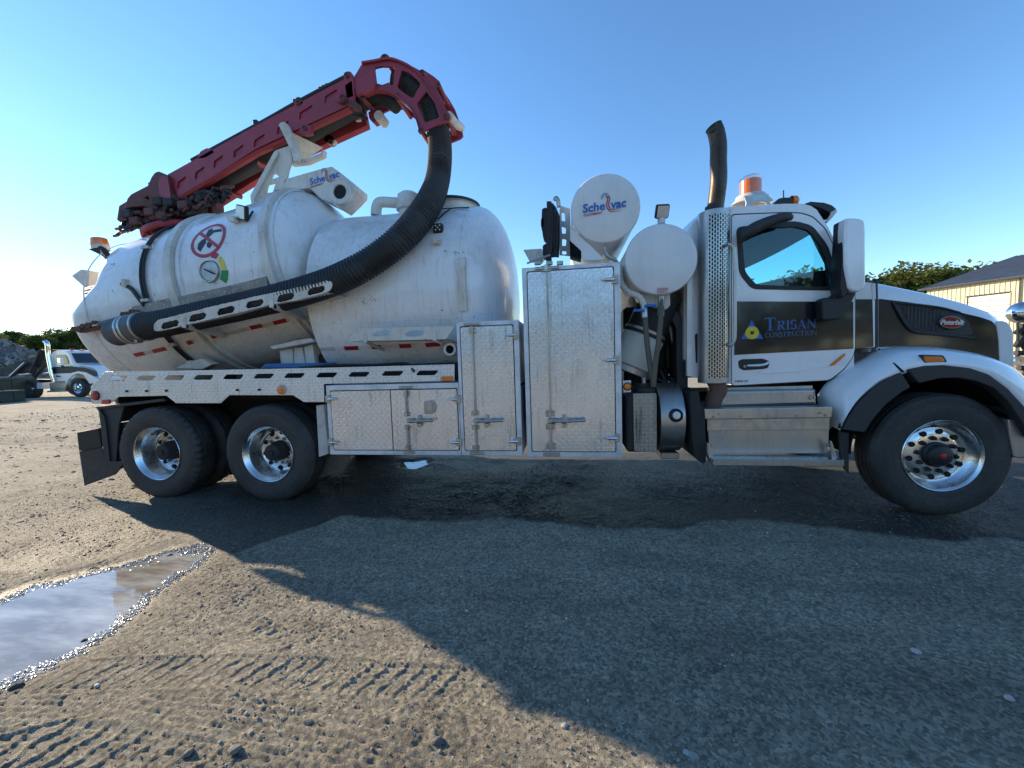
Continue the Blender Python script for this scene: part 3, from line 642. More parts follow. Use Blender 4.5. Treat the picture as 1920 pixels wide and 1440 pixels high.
lathe('rear_bulkhead', A2+w2*.45, w2, [(0, 0), (R2-.06, 0), (R2-.04, -.42)], 'cream', wtank, 48)
for p in (((646, 653), (672, 652)), ((697, 651), (715, 650)), ((749, 649), (771, 648)), ((798, 647), (825, 645))): tape(FR2, p, 'tapered', .05, wtank)
for p in (((600, 655), (628, 654)), ((629, 654), (645, 653)), ((673, 652), (696, 651)), ((716, 650), (748, 649)), ((772, 648), (797, 647))): tape(FR2, p, 'tapegrey' if p[0][0] == 600 else 'whiteprint', .045, wtank)
# ladder plate on the water tank
s0, a0 = hit(FR2, 857, 486); s1, a1 = hit(FR2, 878, 582)
def strip_on(F, s0, s1, a0, a1, dr, name, mat, par, n=14):
    g = []
    for i in range(n+1):
        a = a0+(a1-a0)*i/n; g.append([TP(F, s0, a, 0), TP(F, s0+.004, a, dr), TP(F, s1-.004, a, dr), TP(F, s1, a, 0)])
    g = [[TP(F, s0, a0, 0)]*4]+g+[[TP(F, s0, a1, 0)]*4]; return loft(name, g, mat, par, 30)
strip_on(FR2, s0, s1+.0, a0, a1, .028, 'sight_glass_cover', 'chipped', wtank)
# rough skid marks (painted metal splash guard) on the debris tank
gp = [hit(FR1, *p) for p in ((253, 575), (300, 564), (360, 552), (420, 539), (470, 527), (503, 518))]; gq = [hit(FR1, *p) for p in ((262, 600), (310, 590), (365, 578), (425, 565), (475, 552), (510, 540))]
g = []
for (sa, aa), (sb, ab) in zip(gp, gq): g.append([TP(FR1, sa, aa, .0), TP(FR1, sa, aa, .035), TP(FR1, (sa+sb)/2, (aa+ab)/2, .05), TP(FR1, sb, ab-.03, .075)])
g = [[g[0][0]]*4]+g+[[g[-1][0]]*4]
t_ = worn('abraded_splash_guard', (.34, .29, .24), (.14, .11, .09), .8, .5, .2, 0, 6, (.60, (.60, .57, .52)), .2, .15); M['guard'] = t_
loft('splash_guard', g, 'guard', tank, 30)
# top fittings of the water tank
tube('vent_pipe', [W(705, 404, .9), W(706, 391, .9), W(710, 381, .9), W(722, 379, .92), W(750, 381, .95)], .062, 'cream', T, 16, 6)
lathe('vent_dome', W(768, 406, .95), (0, 0, 1), [(.12, 0), (.12, .06), (.15, .07), (.15, .10), (.135, .11), (.13, .24), (.09, .27), (0, .275)], 'cream', T, 28)
mc = A2+Vector((1.32, -.05, R2-.05)); hatch = lathe('manway_hatch', mc, (0, 0, 1), [(.31, 0), (.31, .10), (.345, .105), (.345, .125), (.25, .165), (.1, .19), (0, .195)], 'cream', T, 40)
lathe('hatch_band', mc, (0, 0, 1), [(.346, .098), (.352, .1), (.352, .13), (.346, .132)], 'darksteel', hatch, 40)
tube('work_light_cable', [TP(FR2, *hit(FR2, 823, 414), .02)]+[TP(FR2, *hit(FR2, *p), .015) for p in ((828, 408), (838, 399), (850, 393), (880, 392))], .008, 'cable', T, 6, 4)
def ledlight(u, v, Y, s, face, dots, label=None, tiltz=0., name='work_light'):
    c = W(u, v, Y); f = Vector(face).normalized(); a, sx_, tz = frame(f); 
    me = mesh(*boxvf(-s/2, s/2, -.0, .05, -s/2, s/2)); bev(me, .01)
    Rm = Matrix((-sx_, -a, tz)).transposed(); Rz = Matrix.Rotation(tiltz, 3, f)
    def tr(me): xform(me, lambda c_: c_@np.array(Rm.transposed())@np.array(Rz.transposed())); return me
    o = put(name, tr(me), 'darksteel', T, 35, c)
    me = mesh(*boxvf(-s*.42, s*.42, -.006, .002, -s*.42, s*.42)); put('lens', tr(me), 'led' if not dots else 'blackprint', o, False, c)
    for dx, dz in dots:
        v_, f_ = lathevf((dx*s, -.004, dz*s), (0, -1, 0), [(s*.10, 0), (s*.08, .006), (0, .008)], 12); put('led_dot', tr(mesh(v_, f_)), 'led', o, 60, c)
    return o, c
lo, lc = ledlight(820.5, 427, .32, .098, (0, -1, .05), ((0, 0), (.22, .22), (-.22, .22), (.22, -.22), (-.22, -.22)))
cyl('light_bracket', lc+Vector((0, .02, -.05)), lc+Vector((.0, .05, -.11)), .012, 'nickel', T, 10); plate('light_bracket', XZ([(816, 450), (829, 450), (828, 460), (817, 460)], .28), .2, .3, 'chipped', T)
ly = TP(FR1, *hit(FR1, 452, 412), .10).y; ledlight(450.5, 398, ly, .15, (-.25, -1, -.15), (), tiltz=R(-18)); tube('light_bracket', [W(457, 409, ly+.03), W(463, 414, ly+.03), W(467, 408, ly+.05), W(474, 396, ly+.1)], .01, 'cable', T, 6, 4)
plate('light_bracket', XZ([(455, 415), (470, 418), (473, 428), (462, 428)], .5), ly-.02, ly+.1, 'cream', T)
ledlight(194, 477, .55, .12, (-.5, -1, -.5), ((0, 0), (.22, .22), (-.22, .22), (.22, -.22), (-.22, -.22)), tiltz=R(15))
pplate('light_bracket', [(165, 467), (188, 461), (196, 468), (200, 486), (188, 478)], .55, .03, 'darksteel', T)
tube('work_light_cable', [W(206, 478, .5), W(211, 488, .42), W(213, 508, .35), W(216, 521, .3), W(226, 534, .25)], .008, 'cable', T, 6, 5)
# tail: beacon, sun-lit hood, hydraulic hoses, door hinges
bk = W(189, 466, .62)
tb = lathe('tail_beacon', bk, (-.12, 0, 1), [(.085, -.02), (.09, .0), (.085, .035), (.088, .04), (.075, .115), (0, .12)], 'cream', T, 24)
lathe('beacon_lens', bk, (-.12, 0, 1), [(.0885, .036), (.09, .04), (.078, .12), (0, .126)], 'orange', tb, 24)
pplate('tail_deflector', [(134, 517), (152, 505), (167, 507), (166, 546)], .8, .5, 'cream', T)
for dy, off in ((0, 0), (.03, 5), (.06, -3)):
    tube('tail_hose', [W(160, 545+off, .75), W(175, 541+off, .45), W(205, 537+off*.6, .3), W(232, 533+off*.4, .22)], .016, 'cable', T, 8, 5)
    tube('tail_hose', [W(232, 533+off*.4, .22+dy*.3), W(246, 541+off*.4, .19), W(258, 556+off*.5, .17), W(270, 571+off*.5, .17)], .015, 'cable', T, 8, 5)
pplate('hose_bracket', [(226, 523), (233, 523), (234, 538), (227, 537)], .17, .05, 'chipped', T)
# door latch ram
def lug(name, u, v, Y, r, d, mat, par): p = W(u, v, Y); return lathe(name, p, (0, 1, 0), [(0, 0), (r*.5, 0), (r*.5, -.01), (r, -.01), (r, d), (0, d)], mat, par, 14)
ram = tube('door_ram', [W(187, 608, .12), W(212, 601, .12), W(238, 593, .13)], .028, 'hoseclamp', T, 12, 2)
tube('ram_rod', [W(168, 611, .12), W(187, 607, .12)], .016, 'chrome', ram, 10, 2)
for k, (u, v) in enumerate(((138, 616), (147, 618), (155, 611), (165, 610), (176, 605), (231, 590), (240, 588), (247, 585), (255, 587))):
    lug('rusty_pin', u, v, .1, .032 if k % 2 else .024, .08, 'rustpipe', ram)
pplate('latch_plate', [(136, 613), (178, 604), (190, 610), (186, 616), (150, 624), (141, 622)], .12, .05, 'rust', T)
pplate('latch_plate', [(222, 594), (246, 585), (258, 587), (256, 593), (230, 600)], .13, .04, 'rust', T)
# ---- hose tray along the debris tank
Yt = -.155
topl = [(288, 609), (296, 600), (400, 574), (500, 551), (590, 532), (612, 526), (620, 527), (623, 532), (622, 540), (614, 548)]
botl = [(560, 562), (500, 573), (440, 588), (380, 602), (330, 614), (296, 621), (288, 620)]
slots = []
for cu_, cv_ in ((318, 609), (370, 595), (423, 583), (477, 570), (535, 558), (592, 545)):
    slots.append(roundpoly(XZ([(cu_-17, cv_+6), (cu_-13, cv_-4), (cu_+13, cv_-10), (cu_+18, cv_-5), (cu_+13, cv_+3), (cu_-12, cv_+9)], Yt), .02, 3))
def jag(P, amp):
    out = []
    for i in range(len(P)):
        a, b = Vector(P[i]), Vector(P[(i+1) % len(P)]); n = max(1, int((b-a).length/.03))
        for k in range(n):
            q = a+(b-a)*k/n; out.append((q.x+rng.uniform(-amp, amp), q.y+rng.uniform(-amp, amp)))
    return out
tray = plate('hose_tray', jag(roundpoly(XZ(topl+botl, Yt), .02, 2), .0025), Yt, Yt+.008, 'chipped', T, [jag(s, .004) for s in slots], b=.001, res=0)
tb_ = [W(*p, Yt+.004) for p in ((292, 621), (380, 602), (440, 588), (500, 573), (560, 562), (614, 548))]
loft('tray_floor', [[p, p+Vector((0, .34, 0))] for p in tb_], 'cream', tray); 
for (u, v), (u2, v2) in (((344, 611), (419, 634)), ((508, 573), (568, 601))):
    a = W(u, v, Yt-.012); b = W(u, v-17, Yt-.012); box('tray_tab', a.x-.022, a.x+.022, Yt-.012, Yt, a.z-.02, b.z, 'cream', tray, .004)
    c = W(u2, v2, .42); d = W(u2-10, v2-22, .45)
    v_, f_ = joined([([a+Vector((0, .01, -.03)), a+Vector((0, .01, .02)), d, c], [(0, 1, 2, 3)]), ([a+Vector((.05, .01, -.03)), a+Vector((.05, .01, .02)), d+Vector((.05, 0, 0)), c+Vector((.05, 0, 0))], [(0, 3, 2, 1)]), ([a+Vector((0, .01, -.03)), a+Vector((.05, .01, -.03)), c+Vector((.05, 0, 0)), c], [(0, 1, 2, 3)])])
    mo('tray_brace', v_, f_, 'cream', tray)
# ---- suction hose: boom elbow -> over the water tank -> tray
hp = [(742, 150, 1.21), (775, 163, 1.21), (800, 188, 1.21), (815, 222, 1.2), (824, 262, 1.16), (825, 300, 1.05), (820, 340, .9), (806, 378, .66), (782, 415, .42), (752, 448, .2), (715, 478, .05), (672, 505, -.01), (625, 527, -.02), (575, 544, -.02), (520, 559, -.01), (460, 573, .02), (400, 586, -.01), (350, 597, -.01), (308, 606, -.01), (272, 612, -.01)]
P = []
for u, v, Y in hp:
    p = W(u, v, Y)
    if p.x > -2.95 and v > 300:
        while math.hypot(p.y-A2.y, p.z-A2.z) < R2+.155 and p.y < A2.y: Y -= .01; p = W(u, v, Y)
    P.append(p)
corrugated('suction_hose', P, .142, 'hose', T)
pl = [W(276, 611, .01), W(204, 627, .01)]; ax = (pl[1]-pl[0])
lathe('hose_coupling', pl[0], ax, [(.12, 0), (.15, .0), (.152, .05), (.146, .06), (.15, .1), (.15, .2), (.135, .23), (.13, .34), (.142, .36), (.146, .40), (.12, .41), (.11, .38)], 'hoseclamp', T, 36)
for h in (.03, .17, .22): lathe('hose_clamp', pl[0], ax, [(.150, h), (.157, h+.003), (.157, h+.02), (.150, h+.023)], 'alu', T, 36)
lug('clamp_bolt', 256, 640, -.09, .018, .05, 'nickel', T)
# ---- step bracket on water tank
Ys = -.02
st_ = pplate('tank_step', [(654, 640), (662, 625), (676, 616), (851, 611), (852, 613), (836, 636)], Ys, .008, 'chipped', T, [[(697, 628), (705, 622), (722, 619), (733, 622), (729, 628), (716, 631), (702, 631)], [(758, 627), (768, 621), (785, 619), (796, 621), (792, 628), (778, 631), (764, 631)]], b=.002)
a = W(654, 640, Ys); b = W(836, 636, Ys); loft('step_floor', [[a, a+Vector((.05, .36, 0))], [b, b+Vector((.0, .36, 0))]], 'cream', st_)
for u, v, u2, v2 in ((685, 637, 722, 657), (815, 633, 852, 655)):
    a = W(u, v, Ys); box('tray_tab', a.x-.02, a.x+.02, Ys-.012, Ys-.001, a.z-.03, a.z+.06, 'cream', st_, .004)
    c = W(u2, v2, .4); v_, f_ = sweepvf([a+Vector((0, 0, -.02)), c], .02, 4); mo('step_brace', v_, f_, 'cream', st_)
lathe('drain_pipe', W(843, 655, .1), (0, 1, 0), [(.042, .0), (.062, .0), (.062, .4), (.042, .4), (.042, 0)], 'cream', T, 24)
lathe('drain_pipe_bore', W(843, 655, .1), (0, 1, 0), [(.042, 0.02), (.0, .1)], 'dark', T, 20)
# saddles under the tanks
for px in ([(524, 658), (548, 652), (549, 684), (527, 684)], [(551, 652), (566, 650), (572, 684), (552, 684)], [(570, 650), (586, 645), (590, 683), (574, 684)]): pplate('tank_saddle', px, .42, .12, 'cream', T)
pplate('saddle_flange', [(505, 650), (560, 637), (582, 634), (590, 640), (560, 646), (512, 655)], .30, .2, 'cream', T)
pplate('saddle_flange', [(330, 690), (352, 679), (378, 672), (397, 683), (380, 692)], .36, .1, 'cream', T)
pplate('blue_tool_case', [(488, 690), (497, 682), (600, 681), (604, 690)], .15, .3, 'bluetarp', T)
# ---- side rail of tread plate with lightening slots
rail_px = [(170, 725), (197, 697), (400, 693.5), (604, 689.5), (852, 683), (852, 714), (607, 720), (608, 754), (570, 754), (549, 741), (430, 741), (414, 756), (330, 756), (312, 742), (223, 744), (204, 758), (172, 757)]
rs = []
for k, (cu_, cv_) in enumerate(((220.6, 709.5), (273, 708.8), (327, 708), (381, 707.5), (437, 706.5), (494.6, 705), (552, 704), (612.7, 703), (673, 701.8), (736, 700), (801, 699))):
    L = 15+k*.35
    P_ = [(cu_-L-2, cv_+3), (cu_-L+4, cv_-4), (cu_+L, cv_-4.5), (cu_+L+2, cv_-2.5), (cu_+L-5, cv_+4.5), (cu_-L, cv_+4.8)] if k > 4 else [(cu_-L-2, cv_+2), (cu_-L+5, cv_-4.5), (cu_+L+2, cv_-4.5), (cu_+L+2, cv_-1), (cu_+L-3, cv_+4.5), (cu_-L, cv_+4.5)]
    rs.append(XZ(P_, 0))
rail = plate('tread_plate_rail', XZ(rail_px, 0), 0, .006, 'treadrail', T, rs, b=.0015, res=0)
for u in (238, 275, 312, 445, 486): lug('rail_bolt', u, 733.5-(u-238)*.011, -.002, .012, .01, 'dark', rail)
a = W(604, 690, -.001); b = W(604, 720, -.001)
lo_ = lathe('side_marker', W(528, 730.5, 0), (0, -1, 0), [(.042, 0), (.042, .012), (.034, .016), (0, .02)], 'orange', T, 24); lathe('lamp_bezel', W(528, 730.5, 0), (0, -1, 0), [(.050, 0), (.050, .01), (.042, .014), (.042, .0)], 'nickel', lo_, 24)
lo_ = lathe('tail_lamp', W(179.5, 742, 0), (0, -1, 0), [(.045, 0), (.045, .012), (.036, .02), (0, .024)], 'redlens', T, 24); lathe('lamp_bezel', W(179.5, 742, 0), (0, -1, 0), [(.053, 0), (.053, .01), (.045, .012), (.045, .0)], 'darksteel', lo_, 24)
plate('side_marker', roundpoly(XZ([(190, 750), (205, 749), (205, 757), (190, 758)], -.012), .02), -.015, 0, 'redlens', T)
plate('side_marker', roundpoly(XZ([(827, 706), (849, 705), (849, 714), (827, 715)], -.012), .018), -.016, 0, 'orange', T)
# ---- chassis
box('frame_rail', -5.0, 3.6, .82, .90, .72, .98, 'darksteel', T); box('frame_rail', -5.0, 3.6, 1.6, 1.68, .72, .98, 'darksteel', T)
box('sub_frame', -5.0, -.5, .72, 1.78, .98, 1.20, 'darksteel', T)
box('deck_floor', -5.05, -.45, .02, 2.46, 1.17, 1.20, 'darksteel', T); box('deck_floor', -.4, 1.1, .7, 1.8, .98, 1.02, 'darksteel', T)
tube('deck_cable', [W(560, 690, .1), W(620, 685, .08), W(700, 684, .08), W(758, 681, .06), W(770, 688, .02), W(777, 697, -.005)], .014, 'cable', T, 6, 5)
tube('deck_cable', [W(600, 690, .12), W(680, 688, .1), W(780, 685, .09), W(850, 682, .1)], .02, 'cable', T, 6, 4)
box('rear_bumper', -5.12, -5.02, .1, 2.4, .45, .85, 'darksteel', T); box('tail_sun_block', -5.09, -5.05, .08, 2.42, .86, 1.19, 'darksteel', T, .003); box('gearbox', -.3, 2.2, .95, 1.55, .45, 1.0, 'darksteel', T, .05)  # added dark plate at the tail stops sun leaking between bumper and rail
for x in (-4.543, -3.173, 3.072): cyl('axle', (x, .3, .515), (x, 2.2, .515), .07, 'darksteel', T)
for x in (-4.543, -3.173): lathe('differential', (x, 1.25, .52), (1, 0, 0), [(0, -.25), (.15, -.2), (.2, 0), (.15, .2), (0, .25)], 'darksteel', T, 20)
box('leaf_spring', -4.7, -3.0, .75, .83, .55, .70, 'darksteel', T, .02); box('leaf_spring', 2.4, 3.8, .75, .83, .55, .66, 'darksteel', T, .02)
# ---- wheels
def tyre_me(Ro=.522, wd=.275, lugs=0., n=160):
    pf = [(.292, .03), (.31, .012), (.36, .0), (.43, -.004), (.475, .006), (.497, .018), (.507, .026), (Ro, .05), (Ro-.001, .085), (Ro-.014, .087), (Ro-.014, .099), (Ro, .101), (Ro, .130), (Ro-.014, .132), (Ro-.014, .144), (Ro, .146), (Ro, wd-.1), (Ro-.014, wd-.098), (Ro-.014, wd-.086), (Ro, wd-.084), (Ro, wd-.05), (.505, wd-.02), (.475, wd-.006), (.43, wd), (.36, wd), (.31, wd-.012), (.292, wd-.03)]
    vs = []
    for i in range(n):
        a = 2*math.pi*i/n
        for r, y in pf:
            rr = r
            if r > .49 and lugs:
                gap = (i % 4 in (0,)); sh = y < .087 or y > wd-.087
                if gap and sh: rr = r-lugs
            flat_ = -.505 if rr > .49 else None
            z = rr*math.sin(a); x = rr*math.cos(a)
            if z < -.508: z = -.508-(z+.508)*-.15
            vs.append((x, y, z))
    k = len(pf); fs = [(i*k+j, i*k+j+1, ((i+1) % n)*k+j+1, ((i+1) % n)*k+j) for i in range(n) for j in range(k-1)]
    return mesh(vs, fs)
def wheel(name, x, y, z, front, far=False, lugs=0., simple=False):
    s = -1 if far else 1
    def fl(me): return xform(me, lambda c: c*np.array([1, s, 1])) if far else me
    ob = put('wheel', fl(tyre_me(lugs=lugs)), 'rubber', T, 30, (x, y, z)); ob['label'] = name
    for o_ in (ob,):
        if far:
            bm = bmesh.new(); bm.from_mesh(o_.data); bmesh.ops.reverse_faces(bm, faces=bm.faces); bm.to_mesh(o_.data); bm.free()
    if front: pf = [(.300, .022), (.304, .012), (.298, .006), (.290, .012), (.281, .03), (.270, .06), (.247, .085), (.232, .10), (.222, .098), (.205, .085), (.160, .078), (.112, .078)]; dz = .083
    else: pf = [(.300, .022), (.304, .012), (.298, .004), (.289, .012), (.280, .035), (.268, .05), (.262, .06), (.262, .11), (.252, .13), (.246, .17), (.232, .205), (.205, .213), (.17, .20), (.112, .198)]; dz = .208
    v_, f_ = lathevf((0, 0, 0), (0, 1, 0), pf, 64); rim = put('rim', fl(mesh(v_, f_)), 'rimalu', ob, 60, (x, y, z))
    if simple: return ob
    yy = (dz-.012)*s
    hole = mesh(*lathevf((0, 0, 0), (0, -s, 0), [(.024, 0), (.022, .006), (0, .004)], 16))
    nut = mesh(*lathevf((0, 0, 0), (0, -s, 0), [(.021, 0), (.021, .010), (.017, .016), (.015, .030), (.009, .038), (0, .039)], 8 if front else 6))
    for i in range(10):
        a = 2*math.pi*(i+.3)/10
        put('hand_hole', hole, 'dark', rim, 60, Vector((x, y, z))+Vector((.198*math.cos(a), yy+s*(.006 if front else .004), .198*math.sin(a))))
        a += math.pi/10
        put('wheel_nut', nut, 'blackprint' if front else 'nickel', rim, 30, Vector((x, y, z))+Vector((.142*math.cos(a), (.078 if front else .200)*s, .142*math.sin(a))))
    if front:
        v_, f_ = lathevf((0, (.078)*s, 0), (0, -s, 0), [(.110, 0), (.108, .02), (.092, .03), (.086, .06), (.074, .07), (0, .074)], 32); hb = put('hub', mesh(v_, f_), 'blackprint', ob, 40, (x, y, z))
        v_, f_ = lathevf((0, .006*s, 0), (0, -s, 0), [(.024, -.01), (.024, .005), (.016, .009), (0, .010)], 20); put('hub_cap', mesh(v_, f_), 'redprint', hb, 40, (x, y, z))
    else:
        v_, f_ = lathevf((0, .199*s, 0), (0, -s, 0), [(.112, 0), (.108, .05), (.092, .07), (.088, .13), (.075, .14), (.03, .142), (.028, .155), (0, .155)], 28); hb = put('hub', mesh(v_, f_), 'darksteel', ob, 40, (x, y, z))
    return ob
wheel('rearmost chrome-rimmed dual wheel with blocky tread', -4.543, .02, .508, False, lugs=.014)
wheel('chrome-rimmed dual wheel ahead of the rearmost one', -3.173, .02, .508, False)
wheel('front steering wheel with chrome rim and red hub cap', 3.072, .045, .515, True)
def inner(x, y, lugs=.0, front=False):
    o = put('wheel', tyre_me(lugs=lugs, n=96), 'rubber', T, 30, (x, y, .508)); 
    put('rim', mesh(*lathevf((0, 0, 0), (0, 1, 0), [(.30, .02), (.26, .06), (.22, .13), (.0, .13)], 32)), 'darksteel', o, 60, (x, y, .508))
inner(-4.543, .36, .014); inner(-3.173, .36); inner(-4.543, 1.87, .014); inner(-3.173, 1.87); inner(-4.543, 2.21, .014); inner(-3.173, 2.21); inner(3.072, 2.18)
# mud guards
pplate('mudguard', [(176, 763), (306, 747), (310, 752), (184, 768), (189, 782), (192, 800), (198, 878), (222, 880), (232, 865), (205, 866), (198, 800), (195, 782), (186, 768)], .03, .10, 'flare', T)
pplate('wheel_sun_block', [(186, 767), (310, 749), (420, 750), (600, 750), (604, 800), (600, 852), (560, 900), (240, 875), (205, 862)], .70, .012, 'dark', T)  # added dark plate behind the rear wheels, blocks sun and view
pplate('mudguard', [(184, 768), (232, 762), (222, 800), (216, 880), (200, 876), (194, 855), (189, 800)], .05, .02, 'flare', T)
bp = W(144, 806, 0.1); bq = W(184, 806, .1)
plate('bumper_bracket', XZ([(144, 811), (184, 803), (190, 838), (148, 846)], .12), .12, .42, 'darksteel', T); pplate('mud_flap', [(148, 846), (190, 838), (196, 862), (228, 876), (216, 890), (158, 911)], .14, .012, 'rubber', T)
plate('mud_flap', XZ([(595, 760), (609, 758), (618, 850), (600, 856)], .1), .08, .6, 'cream', T)
pplate('mud_flap', [(600, 852), (657, 852), (655, 868), (640, 885), (592, 899)], .35, .012, 'flapmud', T)
box('tank_gap_filler', -3.3, -2.55, .5, 2.0, 1.15, 1.55, 'darksteel', T, .02)  # added dark box covering the sunlit ground visible between the tanks
box('slot_dark_panel', -3.75, -.46, .32, .36, 1.2, 1.415, 'darksteel', T, .003)  # added dark sheet behind the rail slots so they look shaded
# ---- tool boxes
def hinge(u, v, Y, L, par, flip=1, vert=0):
    p = W(u, v, Y); s = flip
    pf = [(0, 0), (.010, .0), (.016, .02), (.017, .05), (.014, L-.05), (.003, L)]
    ob = lathe('hinge', p+Vector((.0, -.018, 0)), (-s, 0, 0), pf, 'chrome', par, 12)
    box('hinge_plate', p.x-.028, p.x+.028, Y-.016, Y+.001, p.z-.038, p.z+.038, 'nickel', ob, .004); return ob
def clampset(u, v, Y, par, sz=1.):
    p = W(u, v, Y); box('rod_guide', p.x-.045*sz, p.x+.045*sz, Y-.012, Y, p.z-.028*sz, p.z+.028*sz, 'nickel', par, .005)
    cyl('rod_guide', (p.x, Y-.028, p.z-.03*sz), (p.x, Y-.028, p.z+.03*sz), .017*sz, 'nickel', par, 10)
def lockhandle(u, v, Y, L, par):
    p = W(u, v, Y); h = box('lock_handle', p.x-.04, p.x+.035, Y-.045, Y-.002, p.z-.022, p.z+.022, 'nickel', par, .008)
    tube('handle_grip', [p+Vector((.0, -.05, 0)), p+Vector((L*.4, -.062, 0)), p+Vector((L*.8, -.060, .004)), p+Vector((L, -.055, .006))], .0135, 'alu', h, 10, 3)
    q = p+Vector((L*.36, -.03, 0)); lathe('padlock_hasp', q, (0, -1, 0), [(0, -.03), (.026, -.03), (.026, .03), (.014, .04), (0, .04)], 'nickel', h, 12)
    box('padlock_hasp', q.x-.02, q.x+.02, Y-.05, Y-.004, q.z-.06, q.z-.02, 'nickel', h, .008); box('padlock_hasp', q.x-.015, q.x+.015, Y-.03, Y-.004, q.z+.02, q.z+.055, 'nickel', h, .006)
def cab_box(x0, x1, z0, z1, Y, doorpx, name, rim):
    par = box(name, x0, x1, Y+.03, 1.0 if name != 'tall_tool_box' else .95, z0, z1, 'framealu', T, .006)
    plate('box_frame', [(x0, z0), (x1, z0), (x1, z1), (x0, z1)], Y, Y+.03, 'framealu', par, [roundpoly(doorpx, .02, 3)], b=.004)
    plate('door_seal', roundpoly([(a*1, b) for a, b in doorpx], .02, 3), Y+.014, Y+.03, 'dark', par)
    cx = sum(p[0] for p in doorpx)/4; cz = sum(p[1] for p in doorpx)/4
    k = [(p[0]-(.008 if p[0] > cx else -.008), p[1]-(.008 if p[1] > cz else -.008)) for p in doorpx]
    d = plate('box_door', roundpoly(k, .02, 3), Y-.003, Y+.012, 'tread', par, b=.002); return par, d
Yb = 0.
def xz(u, v, Y=0.): p = W(u, v, Y); return p.x, p.z
# tall box
x0 = (xz(977, 506)[0]+xz(990, 856)[0])/2; x1 = (xz(1162, 488)[0]+xz(1168, 857)[0])/2; zb_ = xz(1080, 857)[1]; zt = xz(1080, 496)[1]
dx0 = (xz(985, 511)[0]+xz(999, 850)[0])/2; dx1 = (xz(1151, 498)[0]+xz(1156, 846)[0])/2; dz0 = xz(1080, 848)[1]; dz1 = xz(1070, 504)[1]
tall, td = cab_box(x0, x1, zb_, zt, 0, [(dx0, dz0), (dx1, dz0), (dx1, dz1), (dx0, dz1)], 'tall_tool_box', .05)
rx = xz(1030, 680)[0]
for za, zb2 in ((xz(1033, 843)[1], xz(1033, 790)[1]), (xz(1033, 775)[1], xz(1024, 508)[1])): cyl('lock_rod', (rx, -.026, za), (rx, -.026, zb2), .011, 'alu', td, 10, .001)
for v in (504, 775, 799, 836): p = (rx, v); clampset(1024+(v-504)*.028, v, -.003, td)
box('rod_guide', rx-.11, rx+.11, -.02, 0.001, dz1+.004, dz1+.034, 'nickel', td, .006); box('rod_guide', rx-.08, rx+.08, -.02, 0.001, dz0-.035, dz0-.004, 'nickel', td, .006)
lockhandle(1036, 788, -.003, .30, td)
for v in (524, 675, 821): hinge(1153+(v-524)*.012, v, -.002, .12, td)
# middle box
x0m = (xz(853, 607)[0]+xz(868, 853)[0])/2; x1m = (xz(973, 598)[0]+xz(980, 855)[0])/2; zbm = xz(920, 854)[1]; ztm = xz(912, 602)[1]
dm = [(xz(866, 720)[0], xz(915, 846)[1]), (xz(966, 720)[0], xz(915, 846)[1]), (xz(966, 720)[0], xz(915, 610)[1]), (xz(866, 720)[0], xz(915, 610)[1])]
mid, md = cab_box(x0m, x1m-.004, zbm, ztm, 0, dm, 'middle_tool_box', .05)
rxm = xz(889, 700)[0]
cyl('lock_rod', (rxm, -.024, dm[0][1]), (rxm, -.024, xz(890, 800)[1]), .010, 'alu', md, 10, .001); cyl('lock_rod', (rxm, -.024, xz(890, 775)[1]), (rxm, -.024, dm[2][1]), .010, 'alu', md, 10, .001)
for v in (620, 774, 801, 838): clampset(886+(v-620)*.03, v, -.003, md, .8)
box('rod_guide', rxm-.08, rxm+.08, -.02, 0.001, dm[2][1]+.004, dm[2][1]+.03, 'nickel', md, .006); box('rod_guide', rxm-.07, rxm+.07, -.02, 0.001, dm[0][1]-.03, dm[0][1]-.004, 'nickel', md, .006)
lockhandle(897, 788, -.003, .25, md)
for v in (628, 827): hinge(968+(v-628)*.02, v, -.002, .11, md)
# low box
x0l = (xz(612, 727)[0]+xz(618, 850)[0])/2; x1l = x0m-.003; zbl = xz(740, 853)[1]; ztl = xz(740, 720)[1]
dl = [(xz(622, 790)[0], xz(740, 845)[1]), (xz(860, 790)[0], xz(740, 845)[1]), (xz(860, 790)[0], xz(740, 730)[1]), (xz(622, 790)[0], xz(740, 730)[1])]
low, ld = cab_box(x0l, x1l, zbl, ztl, 0, dl, 'low_tool_box', .05)
xs = xz(735, 790)[0]; box('door_seam', xs-.004, xs+.004, -.005, -.0035, dl[0][1]+.01, dl[2][1]-.01, 'dark', ld, 0)
rxl = xz(764.5, 790)[0]
cyl('lock_rod', (rxl, -.024, dl[0][1]), (rxl, -.024, xz(765, 803)[1]), .010, 'alu', ld, 10, .001); cyl('lock_rod', (rxl, -.024, xz(765, 776)[1]), (rxl, -.024, dl[2][1]), .010, 'alu', ld, 10, .001)
for v in (738, 776, 801, 838): clampset(763+(v-738)*.03, v, -.003, ld, .75)
box('rod_guide', rxl-.07, rxl+.07, -.02, 0.001, dl[2][1]+.004, dl[2][1]+.03, 'nickel', ld, .006); box('rod_guide', rxl-.06, rxl+.06, -.02, 0.001, dl[0][1]-.03, dl[0][1]-.004, 'nickel', ld, .006)
lockhandle(772, 788, -.003, .24, ld)
for v in (748, 829): hinge(859+(v-748)*.03, v, -.002, .10, ld); hinge(616+(v-748)*.05, v, -.002, .10, ld, -1)
c = roundpoly(XZ([(792, 744), (832, 743), (833, 779), (794, 781)], -.003), .01, 2); plate('latch_panel', c, -.008, -.003, 'tread', ld, b=.002)
